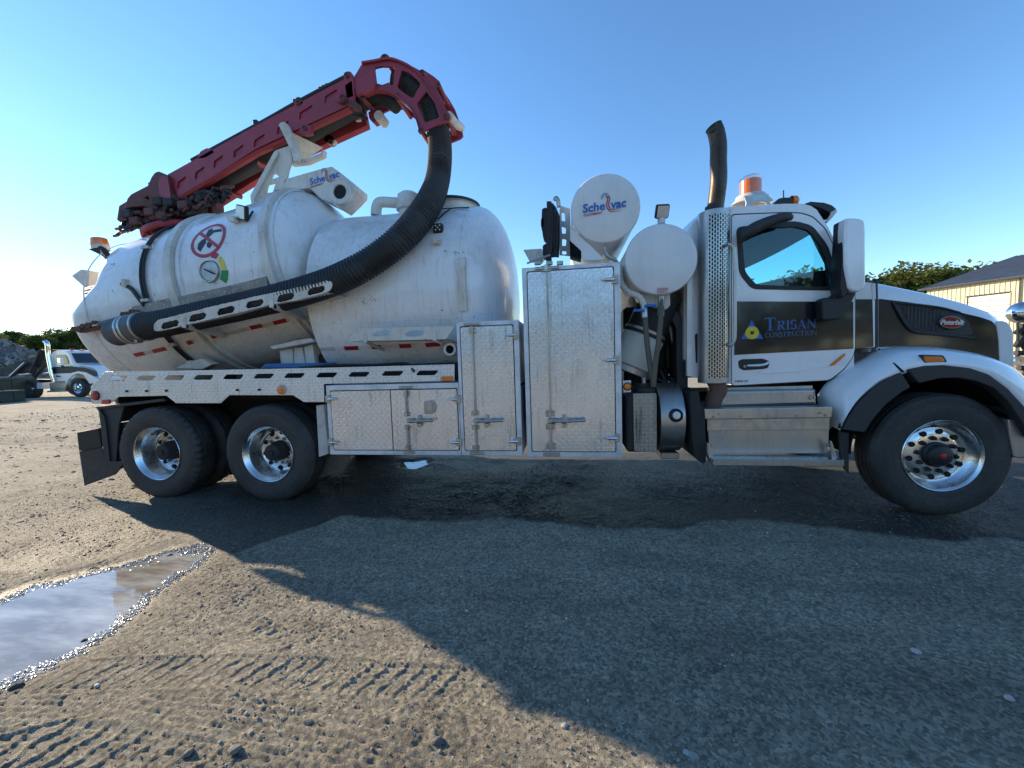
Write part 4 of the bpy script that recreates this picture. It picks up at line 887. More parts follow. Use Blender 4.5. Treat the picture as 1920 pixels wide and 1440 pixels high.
lp = plate('paddle_latch', roundpoly(XZ([(795, 752), (811, 750), (818, 758), (818, 768), (811, 776), (796, 776)], -.008), .01, 2), -.02, -.008, 'alu', ld, b=.004); plate('latch_paddle', XZ([(799, 757), (810, 755), (811, 771), (800, 771)], -.02), -.03, -.02, 'nickel', lp, b=.004)
# added far-side box, blocks sunlight passing under the truck
box('far_light_block', -2.6, .5, 1.75, 2.46, .55, 1.15, 'framealu', T, .01)

# scuffs and scratches on the tanks and receivers (marks in the paint)
def scuff(F, u, v, n, spread, par, seed, L=.05):
    g = random.Random(seed); s0, a0 = hit(F, u, v)
    for k in range(n):
        x, y = g.gauss(0, spread), g.gauss(0, spread*.5); l = L*g.uniform(.3, 1.2); w = g.uniform(.0015, .005); th = g.uniform(-.9, -.2)
        c, s_ = math.cos(th), math.sin(th); P_ = [(x-l/2*c+w*s_, y-l/2*s_-w*c), (x+l/2*c, y+l/2*s_), (x-l/2*c-w*s_, y-l/2*s_+w*c)]
        decal('paint_scuff', F, s0, a0, P_, 'blackprint', par, .0025)
scuff(FR2, 684, 565, 9, .06, wtank, 1); scuff(FR2, 856, 474, 7, .03, wtank, 2, .04); scuff(FR2, 836, 473, 2, .02, wtank, 3, .05); scuff(FR2, 778, 500, 2, .12, wtank, 4, .02); scuff(FR2, 900, 588, 2, .05, wtank, 5, .02); scuff(FR1, 560, 632, 6, .04, tank, 6, .03); scuff(FR1, 212, 497, 3, .05, tank, 7, .09)
for F, par, ss, a_ in ((FR1, tank, (-1.0, 1.15), (.42, -.55)), (FR2, wtank, (.03, 1.65), (.62, -.30))):
    for a0 in a_:
        v_ = []; n_ = 24
        for i in range(n_+1): s = ss[0]+(ss[1]-ss[0])*i/n_; v_ += [TP(F, s, a0-.006, .0), TP(F, s, a0, .0035), TP(F, s, a0+.006, .0)]
        mo('weld_seam', v_, [(3*i+j, 3*i+3+j, 3*i+4+j, 3*i+1+j) for i in range(n_) for j in (0, 1)], 'tankwhite', par, 60)
# ---------------------------------------------------------------- boom
YB0, YB1 = .93, 1.34
def shadowed(name, pxs, Y, d, mat, par, **k): return pplate(name, pxs, Y, d, mat, par, **k)
beamtop = [(314, 327), (480, 235), (645, 148)]; beambot = [(655, 197), (480, 279), (335, 372)]
slots = []
for cu_, cv_, L in ((340, 347-5, 8.5), (374, 324, 9), (409, 302.5, 9), (447, 283, 9.5), (486, 263, 10.5), (530, 239, 11), (573, 210, 12.5), (620, 180, 12)):
    m_ = -.50; slots.append([(cu_-L, cv_+L*.5+6), (cu_-L+1, cv_+L*.5-5), (cu_+L-1, cv_-L*.52-7), (cu_+L, cv_-L*.52-5), (cu_+L-3, cv_-L*.4+6), (cu_-L+2, cv_+L*.5+8)])
beam_px = beamtop+beambot
near_b = pplate('boom_beam', beam_px, YB0, .008, 'red', T, [roundpoly(s, 2, 2) for s in slots], b=.002, res=0)
bi = XZ(beam_px, YB0); plate('beam_web', [(a*1, b) for a, b in bi], YB0+.018, YB0+.05, 'red', near_b, b=.004)
# bottom flange, wide lip seen from below
fl_ = [W(*p, YB0-.01) for p in ((330, 371), (480, 282), (655, 200))]
loft('beam_flange', [[p+Vector((0, 0, 0)), p+Vector((.01, .02, -.03)), p+Vector((.01, .07, -.03)), p+Vector((0, .08, 0))] for p in fl_], 'redlight', near_b, 30, closed=True, cap=True)
fb = [[W(*p, YB0)+Vector((.0, YB1-YB0, dz)) for p, dz in zip(beam_px, (0, 0, 0, .0, .0, .0))]]
far_b = plate('boom_beam', [(p.x, p.z) for p in fb[0]], YB1, YB1+.1, 'redlight', T, b=.006)
def onbeam(u, dz=-.03, y=YB0+.1):
    k = (u-335)/(655-335); v = 372+(197-372)*k; p = W(u, v, YB0); return Vector((p.x, y, p.z+dz))
for ua, ub in ((395, 330), (478, 418)):
    v_, f_ = sweepvf([onbeam(ub+55, -.02), onbeam(ub+55+14, -.04, YB1+.03)], .035, 4); mo('boom_cross_brace', v_, f_, 'redlight', T)
a = onbeam(340, .19, 1.18); b = onbeam(655, .19, 1.18); v_, f_ = sweepvf([a, b], .14, 28); mo('boom_inner_tube', v_, f_, 'cable', T, 50)
tl = [W(*p, YB0+.12) for p in ((360, 301), (430, 263), (500, 225), (560, 191), (645, 146), (655, 142))]; tube('boom_top_cable', [p+Vector((0, 0, .0)) for p in tl], .026, 'cable', T, 10, 3)
for u, v in ((552, 189), (558, 186), (600, 166), (606, 163), (612, 160), (477, 228)): p = W(u, v, YB0+.1); box('cable_clip', p.x-.03, p.x+.03, p.y, p.y+.06, p.z-.02, p.z+.03, 'cable', T, .008)
def toplug(px, Y=YB0, d=.05, mat='red', hole=None):
    o = pplate('boom_lug', px, Y, d, mat, T, rnd=.02)
    if hole: lug('lug_pin', hole[0], hole[1], Y-.005, .032, .07, 'rust', o)
    return o
toplug([(370, 298), (375, 284), (388, 277), (399, 281), (402, 286), (385, 296)])
toplug([(552, 198), (551, 190), (557, 185), (564, 187), (570, 192), (560, 198)], hole=(559, 192))
toplug([(645, 152), (644, 142), (650, 133), (658, 134), (662, 143), (664, 180), (652, 185)], hole=(650, 141))
toplug([(646, 160), (660, 150), (664, 190), (670, 205), (652, 202)])
toplug([(560, 243), (573, 233), (582, 236), (583, 250), (570, 252), (562, 249)], YB0-.02, .06, hole=(571, 240))
toplug([(645, 192), (662, 188), (676, 197), (672, 204), (655, 201)], YB0-.02, .06, 'rust')
toplug([(606, 262), (610, 250), (622, 254), (629, 262), (625, 271), (616, 270)], YB1, .06, 'cream', hole=(620, 266))
pplate('cylinder_lug', [(628, 178), (636, 171), (645, 176), (650, 184), (642, 191), (632, 190)], YB0-.05, .05, 'red', T, rnd=.01); lug('cylinder_pin', 642, 182.5, YB0-.07, .036, .05, 'rust', T)
# elbow: two skeletal side plates with windows, spacers, corrugated hose inside
YE0, YE1 = 1.02, 1.40
outer = [(661, 148), (678, 120), (697, 113), (712, 108), (716, 102), (721, 100), (727, 102), (731, 108), (751, 113), (773, 124), (788, 132), (800, 142), (812, 158), (824, 178), (834, 203), (843, 214), (844, 222), (838, 228), (799, 244), (786, 250), (783, 246), (786, 236), (777, 212), (768, 199), (758, 190), (748, 188), (741, 182), (737, 174), (722, 168), (702, 167), (684, 175), (682, 187), (676, 187), (667, 178)]
wins = [[(702, 127), (716, 124), (738, 125), (740, 131), (737, 159), (706, 159)], [(753, 131), (767, 136), (787, 154), (788, 159), (775, 183), (770, 183), (746, 165), (745, 160)], [(799, 171), (815, 192), (823, 218), (820, 222), (798, 229), (795, 227), (782, 196), (783, 192)]]
wins = [roundpoly(w, 3, 3) for w in wins]
el = pplate('elbow_plate', outer, YE0, .03, 'red', T, wins, b=.004)
dy = YE1-YE0
el2 = plate('elbow_plate', XZ(outer, YE0), YE1, YE1+.03, 'red', T, [XZ(w, YE0) for w in wins], b=.004); el2.location.x += .05
rim1 = [W(*p, YE0-.0) for p in ((680, 120), (700, 117), (731, 112), (755, 119), (775, 130), (792, 146), (808, 168), (822, 195), (834, 220))]
loft('elbow_flange', [[p+Vector((0, -.03, -.012)), p+Vector((0, -.03, .012)), p+Vector((0, .04, .012)), p+Vector((0, .04, -.012))] for p in catmull(rim1, 4)], 'red', el, 30, closed=True, cap=True)
rim2 = [W(*p, YE0) for p in ((684, 176), (702, 168.5), (722, 170), (738, 177), (755, 190), (770, 204), (780, 222), (787, 245))]
loft('elbow_flange', [[p+Vector((0, -.03, -.012)), p+Vector((0, -.03, .012)), p+Vector((0, .06, .012)), p+Vector((0, .06, -.012))] for p in catmull(rim2, 4)], 'red', el, 30, closed=True, cap=True)
for u, v in ((721, 107), (791, 136), (822, 160), (744, 180), (680, 183), (789, 244), (836, 218)):
    p = W(u, v, YE0); cyl('elbow_spacer', (p.x, YE0-.01, p.z), (p.x, YE1+.04, p.z), .03, 'red', T, 12); lug('spacer_bolt', u, v, YE0-.012, .03, .02, 'rust', el)
far_arc = [(790, 128), (812, 142), (824, 152), (828, 166), (842, 186), (853, 205), (860, 224), (869, 235), (870, 243), (846, 257), (842, 247), (850, 236), (843, 214), (833, 196), (820, 178), (800, 152)]
pplate('elbow_guard', far_arc, YE1+.02, .025, 'redlight', T, b=.004)
tube('guide_roller', [W(842, 217, YE0+.02), W(852, 229, YE0+.2)+Vector((0, 0, -.0)), W(865, 240, YE1+.02)], .05, 'cream', T, 14, 2)
pplate('elbow_neck', [(661, 149), (680, 142), (690, 138), (700, 140), (703, 160), (684, 174), (668, 178)], YE0-.07, .05, 'red', T, rnd=.01)
for px in ([(690, 210), (700, 205), (716, 215), (712, 223), (700, 230), (692, 222)],): pplate('boom_lug', px, YB1-.1, .1, 'red', T, rnd=.01)
lug('lug_pin', 710, 217, YB1-.14, .06, .16, 'cream', T)
for u, v in ((655, 214), (672, 223)): p = W(u, v, 1.3); box('sensor_block', p.x-.035, p.x+.035, p.y-.02, p.y+.02, p.z-.03, p.z+.03, 'chipped', T, .006)
tube('boom_tip_cable', [W(652, 205, 1.1), W(662, 215, 1.15), W(675, 218, 1.2), W(690, 224, 1.25)], .02, 'cable', T, 8, 4)
v_, f_ = sweepvf(catmull([W(672, 196, 1.21)+Vector((0, 0, .05)), W(700, 178, 1.21), W(722, 182, 1.21), W(745, 200, 1.21)], 5), lambda i: .14-.0035*i, 20); mo('elbow_liner', v_, f_, 'cable', T, 50)
# hose entering the elbow is part of the suction hose
# ---- boom foot, turret and hydraulic bundle
pplate('boom_foot', [(232, 392), (239, 372), (246, 364), (277, 348), (284, 332), (290, 324), (297, 321), (314, 328), (318, 360), (332, 373), (326, 390), (300, 396), (270, 386), (245, 388)], YB0-.04, .10, 'rust', T, [[(270, 371), (277, 366), (280, 371), (278, 375)]], rnd=.01)
pplate('boom_foot', [(300, 330), (314, 329), (320, 372), (300, 372), (296, 345)], YB0-.055, .015, 'red', T)
pplate('boom_foot', [(219, 412), (223, 386), (238, 377), (250, 390), (300, 398), (333, 372), (345, 366), (357, 372), (357, 398), (340, 405), (326, 414), (300, 420), (262, 424), (232, 422)], YB0+.05, .6, 'rust', T, [[(327, 389), (331, 387), (331, 396)]], rnd=.01)
pplate('pivot_post', [(362, 372), (378, 366), (383, 380), (376, 392), (366, 390)], YB1-.1, .2, 'rust', T, rnd=.01); pplate('pivot_post', [(378, 384), (396, 376), (398, 400), (379, 400)], YB1-.1, .2, 'rust', T)
v_, f_ = joined([boxvf(-.16, .16, -.25, .3, -.35, .3)]); tt = W(335, 396, 1.3); v_ = [Vector(p)+tt for p in v_]; mo('boom_turret', v_, f_, 'rust', T)
rp = W(250, 436, 1.1); lathe('turret_ring', A1+w1*-.75+n1_*(R1-.02), n1_, [(.44, 0), (.46, .02), (.46, .07), (.40, .08), (.38, .12), (0, .12)], 'redlight', T, 48)
lathe('turret_ring', A1+w1*-.72+n1_*(R1+.12), n1_, [(.38, 0), (.40, .03), (.36, .16), (.26, .24), (0, .24)], 'rust', T, 30)
for k in range(80):
    u = 225+k*2.2; r_ = rng.uniform
    pts = [W(u+r_(-8, 8)+j*13, 425-(u-225)*.28+r_(-15, 15)+(-6+j*-4), .84+r_(-.0, .25)) for j in range(4)]
    tube('hydraulic_hose', pts, r_(.012, .024), 'cable' if k % 4 else 'rust', T, 6, 4)
for k in range(34):
    pts = [W(212+k*5+j*8+rng.uniform(-3, 3), 440-k*1.5-j*3+rng.uniform(-7, 4), .9+rng.uniform(-.1, .2)) for j in range(3)]; tube('hydraulic_hose', pts, rng.uniform(.012, .02), 'cable' if k % 5 else 'rust', T, 6, 4)
for u, v in ((255, 415), (283, 398), (305, 405), (318, 380), (298, 378), (240, 402), (345, 385)):
    p = W(u, v, .86); box('valve_block', p.x-.07, p.x+.07, p.y-.04, p.y+.1, p.z-.05, p.z+.05, 'rust' if u % 2 else 'darksteel', T, .012)
# ---- white boom rest bracket
pplate('boom_rest', [(469, 366), (512, 287), (515, 282), (542, 273), (548, 300), (541, 318), (537, 337), (528, 356), (518, 374), (497, 377), (474, 388), (471, 384)], .98, .03, 'cream', T, [[(512, 323), (523, 331), (508, 337)], [(502, 346), (517, 343), (511, 360), (498, 362)]], rnd=0)
pplate('boom_rest', [(469, 366), (512, 287), (517, 283), (521, 287), (477, 368), (474, 388), (471, 384)], .94, .04, 'cream', T)
pplate('rest_cradle', [(522, 234), (526, 229), (533, 228), (539, 234), (546, 250), (560, 290), (556, 302), (550, 302), (545, 282), (534, 258)], YB0-.10, .06, 'cream', T, rnd=.012)
loft('rest_cradle', [[W(546, 248, .86), W(548, 300, .86), W(556, 301, .86)], [W(606, 277, 1.2), W(573, 300, 1.2), W(570, 303, 1.2)]], 'cream', T); pplate('rest_cradle', [(540, 300), (572, 298), (600, 287), (606, 280), (605, 291), (573, 305), (545, 308)], 1.0, .08, 'cream', T)
pplate('hinge_rust_clip', [(514, 357), (522, 355), (526, 363), (524, 369), (518, 368)], .90, .03, 'rustpipe', T)
arm = pplate('inlet_housing', [(530, 352), (534, 336), (600, 317), (622, 312), (640, 325), (666, 347), (666, 357), (650, 374), (634, 389), (620, 380), (600, 371), (580, 352), (560, 355)], .98, .30, 'cream', T, rnd=.01)
fc = W(639, 361, .98); lathe('inlet_flange', fc, (0, -1, 0), [(.150, -.02), (.150, .02), (.142, .03), (.090, .03), (.084, .02), (.084, -.1)], 'cream', arm, 36); lathe('inlet_bore', fc+Vector((0, -.012, 0)), (0, 1, 0), [(.084, 0), (0, .0)], 'dark', arm, 24)
def logo(origin, w, par, sc_shear=.25, dy=0., tilt=0.):
    o = Vector(origin); r = Vector((math.cos(tilt), 0, math.sin(tilt))); u = Vector((-math.sin(tilt), 0, math.cos(tilt))); s = w
    a = text('logo_lettering', 'Sche', o, s*.27, 'bluelogo', par, .12, s*.006, .001, 1.03, right=r)
    text('logo_lettering', 'vac', o+r*s*.655, s*.27, 'bluelogo', par, .12, s*.006, .001, .98, right=r)
    text('logo_lettering', 'EQUIPMENT', o+r*s*.02-u*s*.085, s*.068, 'redprint', par, .0, s*.001, .001, 1.05, right=r, spacing=1.15)
    for k, dx in enumerate((0, .045)):
        P = catmull([o+r*s*(.565+dx)+u*s*.30, o+r*s*(.60+dx)+u*s*.24, o+r*s*(.565+dx)+u*s*.10, o+r*s*(.585+dx*.9)+u*s*(.0+dx*.7), o+r*s*(.66)+u*s*(-.065+dx), o+r*s*.90+u*s*(-.07+dx)], 5)
        g_ = []
        for i, p in enumerate(P):
            q = P[min(i+1, len(P)-1)]-P[max(i-1, 0)]; q.normalize(); nrm = Vector((-q.z, 0, q.x)); ww = s*.012*(1 if i < 18 else max(.1, 1-(i-18)/8)); g_.append([p+nrm*ww+Vector((0, -.0014-.0008*k, 0)), p-nrm*ww+Vector((0, -.0014-.0008*k, 0))])
        loft('logo_swoosh', g_, 'redprint', par)
    for rr in (.085, .055):
        P = [o+r*s*(.55+rr*math.cos(t_))+u*s*(.275+rr*math.sin(t_)) for t_ in np.linspace(.6, 3.6, 14)]; g_ = [[p+Vector((0, -.002, 0)), p+(p-(o+r*s*.55+u*s*.275)).normalized()*s*.012+Vector((0, -.002, 0))] for p in P]
        loft('logo_swoosh', g_, 'bluepale', par)
p0 = W(581, 347, .977); p1 = W(636, 331, .977); logo(p0+Vector((0, 0, 0)), (p1-p0).length, arm, tilt=math.atan2(p1.z-p0.z, p1.x-p0.x))
# ---------------------------------------------------------------- air receivers on cross brackets
def airtank(u, v, rpx, Y, name):
    c = W(u, v, Y); e = W(u+rpx, v, Y); r = abs(e.x-c.x)
    o = lathe(name, (c.x, Y, c.z), (0, 1, 0), [(0, -.03), (r*.5, -.022), (r*.85, -.008), (r*.97, .004), (r, .02), (r, .028), (r*.985, .034), (r*.985, 2.3), (r*.9, 2.36), (0, 2.4)], 'capwhite', T, 72)
    return o, c, r
at1, c1, r1 = airtank(1135, 390, 66.5, .06, 'air_receiver'); at2, c2, r2 = airtank(1239.5, 486, 70, .04, 'air_receiver')
at1['label'] = 'upper round white receiver tank with blue and red logo'; at2['label'] = 'lower round white receiver tank with red drain notice'
p0 = W(1092, 399, .03); p1 = W(1174, 387, .03); logo(Vector((p0.x, .028, p0.z)), (p1-p0).length, at1, tilt=math.atan2(p1.z-p0.z, p1.x-p0.x)-R(0))
for s_, v in (('DRAIN', 545), ('DAILY', 550.5)): p = W(1241.5, v, .03); text('drain_notice', s_, (p.x, .012, p.z), .031, 'redprint', at2, 0, .0002, .001, 1.0, 'CENTER')
cyl('drain_cock', (c1.x+.0, .16, c1.z-r1-.0), (c1.x, .16, c1.z-r1-.05), .02, 'nickel', T, 10); tube('drain_cock', [(c1.x, .16, c1.z-r1-.04), (c1.x+.02, .16, c1.z-r1-.09), (c1.x+.08, .18, c1.z-r1-.12), (c1.x+.12, .2, c1.z-r1-.16)], .018, 'nickel', T, 10, 4)
pplate('receiver_bracket', [(1091, 489), (1090, 470), (1069, 449), (1069, 424), (1135, 487)], .10, .02, 'capwhite', T)
pl_ = [(1049, 385), (1069, 391), (1071, 480), (1049, 478)]
pplate('perforated_bracket', pl_, .55, .02, 'cream', T, [roundpoly([(1053, 397), (1059, 399), (1060, 415), (1053, 414)], 2, 2), roundpoly([(1053, 424), (1061, 427), (1061, 438), (1054, 438)], 2, 2), roundpoly([(1054, 447), (1062, 449), (1061, 461), (1054, 461)], 2, 2), roundpoly([(1054, 470), (1062, 471), (1062, 477), (1054, 477)], 2, 2)], b=.002)
pplate('dark_pump_cover', [(1068, 450), (1090, 470), (1090, 484), (1069, 478)], .5, .2, 'dark', T)
# hose reel mast on the tall box
pplate('reel_post', [(1025, 377), (1034, 377), (1034, 490), (1024, 490)], .30, .08, 'darksteel', T)
for k in range(9): tube('reel_hose', [W(1035+k*1.6, 378+k*3+abs(k-4), .32+.03*(k % 3)), W(1036+k*1.4, 410, .30+.03*(k % 3)), W(1035+k*1.5, 450, .3+.03*(k % 3)), W(1033+k*1.6, 482, .32+.03*(k % 2))], .013, 'cable', T, 6, 4)
for pts in ([(1016, 391), (1025, 388), (1026, 450), (1018, 445), (1015, 420)], [(1014, 410), (1020, 405), (1020, 428), (1014, 425)], [(1017, 460), (1026, 455), (1026, 482), (1018, 480)]): pplate('reel_casting', pts, .33, .16, 'darksteel', T, rnd=.02)
tube('reel_hose', [W(1040, 376, .33), W(1042, 371, .33), W(1046, 375, .33), W(1048, 388, .33)], .02, 'nickel', T, 8, 4)
pplate('wind_deflector', [(981, 468), (1015, 466), (1026, 480), (1018, 492), (994, 492)], .7, .02, 'cream', T)
pplate('reel_casting', [(1004, 475), (1010, 470), (1020, 480), (1016, 492), (1010, 490)], .3, .08, 'nickel', T, rnd=.01); tube('lid_stay', [W(988, 494, .25), W(1008, 486, .25), W(1032, 478, .25)], .01, 'nickel', T, 6, 2)
lathe('box_lid', (tall_c := Vector(((x0+x1)/2-.02, .55, zt)))+Vector((0, 0, -.005)), (0, 0, 1), [(.30, 0), (.30, .045), (.27, .06), (0, .075)], 'framealu', T, 36)
for u in (1008, 1030, 1050): p = W(u, 494, -.01); box('lid_catch', p.x-.03, p.x+.03, -.012, .02, p.z-.012, p.z+.025, 'nickel', T, .006)
# light on receiver 2
cyl('light_post', W(1240, 420, .25), W(1240, 406, .25), .035, 'capwhite', T, 14); lo2, lc2 = ledlight(1243, 397, .2, .12, (.1, -1, -.5), ()); 
# under receiver 2: pedestal, hoses, canister, radiator shroud, frame
pplate('receiver_pedestal', [(1198, 552), (1256, 548), (1257, 572), (1250, 580), (1232, 577), (1206, 566)], .16, .25, 'cream', T, rnd=.01)
tube('drain_hose', [W(1206, 563, .1), W(1209, 585, .08), W(1212, 630, .06), (W(1218, 680, .06)), W(1225, 722, .07)], .024, 'olive', T, 12, 6); tube('drain_hose', [W(1240, 562, .08), W(1239, 590, .06), W(1235, 640, .04), W(1229, 680, .04), W(1225, 725, .05)], .024, 'olive', T, 12, 6)
for a_, b_ in (((1206, 563), (1209, 596)), ((1240, 556), (1239, 592))): tube('hose_fitting', [W(*a_, .09), W(*b_, .07)], .03, 'nickel', T, 12, 1)
tube('air_pipe', [W(1163, 500, .2), W(1165, 530, .15), W(1178, 548, .1), W(1198, 556, .08), W(1208, 572, .08)], .028, 'cream', T, 12, 5)
for u, v in ((1202, 582), (1224, 573)): p = W(u, v, .05); box('valve_lever', p.x-.07, p.x+.03, .03, .05, p.z-.012, p.z+.012, 'bluelogo', T, .005)
cq0 = W(1208, 626, .42); cq1 = W(1180, 688, .42); ax = (cq1-cq0); L = ax.length
lathe('filter_canister', cq0, ax, [(.20, 0), (.205, .03), (.205, L*.75), (.19, L*.95), (.13, L*1.05), (0, L*1.08)], 'creamplast', T, 40)
lathe('filter_sleeve', cq0, ax, [(.19, -.42), (.19, 0), (.212, .0), (.212, .03), (.20, .03)], 'cable', T, 32)
lathe('sleeve_clamp', cq0, ax, [(.196, -.03), (.204, -.03), (.204, -.005), (.196, -.005)], 'nickel', T, 32)
lathe('filter_base', cq1, ax, [(.0, -.01), (.21, -.01), (.22, .0), (.22, .05), (0, .06)], 'nickel', T, 30)
pplate('radiator_shroud', [(1262, 575), (1290, 608), (1290, 735), (1270, 735), (1268, 615), (1255, 590)], .35, .3, 'flare', T); pplate('intake_duct', [(1246, 588), (1256, 594), (1270, 615), (1269, 645), (1262, 650), (1256, 622)], .5, .05, 'creamplast', T)
box('engine_pack', .60, 1.05, .75, 1.75, .6, 1.95, 'darksteel', T, .03); box('cab_crossmember', .5, 1.15, .3, 2.2, .88, 1.02, 'darksteel', T, .02)
for k in range(12): tube('chassis_hose', [W(1215+k*6, 700+rng.uniform(-20, 20), .5+rng.uniform(-.1, .2)), W(1235+k*4, 720+rng.uniform(-8, 8), .45), W(1262+k*3, 730+rng.uniform(-6, 10), .5), W(1290, 735+rng.uniform(-5, 5), .6)], rng.uniform(.012, .022), 'cable', T, 6, 4)
# marker lamp tag, urea tank, fuel tank
tg = pplate('lamp_plate', [(1168, 714), (1183, 713), (1183, 735), (1169, 736)], .02, .004, 'whiteprint', T)
c = W(1176.5, 724.5, .02); lo_ = lathe('side_marker', (c.x, .02, c.z), (0, -1, 0), [(.030, 0), (.030, .012), (.022, .02), (0, .022)], 'orange', T, 20); lathe('lamp_bezel', (c.x, .02, c.z), (0, -1, 0), [(.038, 0), (.038, .014), (.030, .014)], 'blackprint', lo_, 20)
pa = XZ([(1187, 738), (1231, 737), (1232, 849), (1189, 846)], .02); ut = box('fluid_tank', pa[0][0]-.06, (pa[1][0]+pa[2][0])/2, .035, .40, pa[2][1], pa[0][1], 'darksteel', T, .02)
plate('tread_cover', roundpoly(pa, .012, 2), .02, .034, 'treaddirty', ut); lathe('filler_cap', W(1207, 737, .16), (0, 0, 1), [(.10, 0), (.10, .06), (.085, .065), (.085, .09), (0, .095)], 'darksteel', ut, 20); box('filler_handle', *(lambda p: (p.x-.015, p.x+.015, p.y-.03, p.y+.03, p.z+.08, p.z+.15))(W(1207, 737, .16)), 'nickel', ut, .005)
fx0, fx1 = W(1240, 800, .08).x, W(1286, 800, .08).x; fz = .815; fr = .335
ft = lathe('fuel_tank', (fx0, .08+fr, fz), (1, 0, 0), [(0, .02), (fr*.9, .02), (fr*.985, 0), (fr, .012), (fr, fx1-fx0), (fr*.9, fx1-fx0+.02), (0, fx1-fx0+.02)], 'alu', T, 72)
lathe('tank_end', (fx0-.002, .08+fr, fz), (-1, 0, 0), [(fr*.97, -.0), (fr*.9, .02), (0, .03)], 'darksteel', ft, 48)
fd = (W(1265.5, 779, .11)-Vector((fx0+.12, .08+fr, fz))); fd.x = 0; fd.normalize(); fc = Vector((W(1265, 779, .12).x, .08+fr, fz))+fd*(fr-.005)
lathe('fuel_cap', fc, fd, [(.062, 0), (.062, .02), (.05, .03), (.045, .022), (.03, .024), (.028, .034), (0, .034)], 'blackprint', ft, 28); lathe('fuel_cap_disc', fc, fd, [(.036, .024), (.034, .04), (0, .042)], 'alu', ft, 20)
box('tank_bracket', fx0+.03, fx1-.02, .22, .5, fz-fr-.05, fz-fr+.01, 'alu', T, .006)
# ---------------------------------------------------------------- exhaust stack and heat shield
ec = W(1348, 560, .03); ex, ey = ec.x, .03+.128
z0s, z1s = W(1348, 719, .03).z, W(1348, 389, .03).z; zc = (z0s+z1s)/2; hh = (z1s-z0s)/2
v_, f_ = lathevf((0, 0, 0), (0, 0, 1), [(.124, -hh), (.128, -hh+.004), (.128, hh-.004), (.124, hh)], 64, R(-40), R(220))
sh = put('heat_shield', mesh(v_, f_), 'perf', T, 30, (ex, ey, zc))
for dz in (-hh+.025, hh-.025): v_, f_ = lathevf((0, 0, 0), (0, 0, 1), [(.1295, dz-.022), (.1295, dz+.022)], 64, R(-40), R(220)); put('shield_band', mesh(v_, f_), 'galv', sh, 30, (ex, ey, zc))
v_, f_ = lathevf((0, 0, 0), (0, 0, 1), [(.1292, -hh+.02), (.1292, hh-.02)], 12, R(128), R(219)); put('shield_plain_side', mesh(v_, f_), 'galv', sh, 30, (ex, ey, zc))
lathe('muffler', (ex, ey, z0s+.02), (0, 0, 1), [(0, 0), (.10, .0), (.105, .02), (.105, 2*hh-.06), (.06, 2*hh-.03)], 'dark', T, 32)
sp = [Vector((ex, ey, z1s-.05)), W(1350, 340, .12), W(1350, 300, .12), W(1350, 268, .12), W(1346, 245, .12), W(1341, 233, .12)]
sp = [Vector((p.x, ey, p.z)) for p in sp]; sp = catmull(sp, 6)
v_, f_ = sweepvf(sp, .068, 32, False); k = len(sp)
for i in range(32):                                # slash-cut tip
    q = v_[(k-1)*32+i]; q.z += (q.y-ey)*.75+(q.x-sp[-1].x)*.35
v2, f2 = sweepvf(sp, .062, 32, False)
for i in range(32): q = v2[(k-1)*32+i]; q.z += (q.y-ey)*.75+(q.x-sp[-1].x)*.35
st = mo('exhaust_stack', v_, f_, 'exhaust', T, 50); mo('stack_bore', v2, [g[::-1] for g in f2], 'dark', st, 50)
mo('stack_lip', v_[-32:]+v2[-32:], [(i, (i+1) % 32, 32+(i+1) % 32, 32+i) for i in range(32)], 'exhaust', st)
cyl('stack_sleeve', (ex, ey, z1s-.06), (ex, ey, z1s+.055), .073, 'blackprint', T, 32, .002)
tube('exhaust_pipe', [(ex+.01, ey, z0s+.02), W(1348, 730, ey), W(1340, 745, ey+.03), W(1335, 762, ey+.06), W(1335, 785, ey+.06)], .070, 'rustpipe', T, 24, 6)
tube('grab_handle', [W(1362, 460, .03), W(1368, 458, -.02), W(1375, 464, -.03), W(1377, 480, -.03), W(1378, 540, -.03), W(1378, 620, -.03), W(1376, 640, -.03), W(1369, 648, -.02), W(1363, 646, .03)], .014, 'alu', T, 10, 5)
# ---------------------------------------------------------------- cab
YC = .24; YCF = 2.5-YC
side = [(1288, 705), (1288, 445), (1290, 432), (1300, 416), (1322, 398), (1345, 391), (1372, 387.5), (1470, 381.5), (1505, 381.5), (1520, 385), (1532, 393), (1553, 425), (1590, 500), (1603, 527), (1636, 530), (1641, 566), (1641, 651), (1602, 654), (1602, 690), (1554, 713), (1378, 722)]
win = roundpoly(XZ([(1379, 426), (1490, 417), (1518, 424), (1545, 455), (1560, 490), (1565, 545), (1413, 543), (1386, 515)], YC), .09, 5)
win = roundpoly(XZ([(1381, 428), (1488, 418), (1519, 426), (1547, 462), (1560, 500), (1563, 544), (1410, 541), (1387, 513)], YC), .05, 5)
sp_ = XZ(side, YC)
cabn = plate('cab_side', sp_, YC, YC+.05, 'cab', T, [win], b=.006)
cabf = plate('cab_side', sp_, YCF-.05, YCF, 'cab', T, [win], b=.006)
roofp = [p for p in sp_[1:11]]
ys = [(YC+.002, -.03), (YC+.01, .0), (YC+.06, .022), (YC+.25, .045), (1.25, .065), (YCF-.25, .045), (YCF-.06, .022), (YCF-.01, 0), (YCF-.002, -.03)]
def cabshift(i): 
    return 0
g = []
for y, dz in ys:
    row = []
    for i, (x, z) in enumerate(roofp):
        k = max(0., min(1., (i-1)/3)); row.append(Vector((x-(dz*.6 if i < 4 else (-dz*.9 if i > 7 else 0)), y, z+dz*k)))
    g.append(row)
roof = loft('cab_roof', g, 'cab', T, 50)
xb, zb0, zb1 = sp_[1][0], sp_[0][1], sp_[1][1]
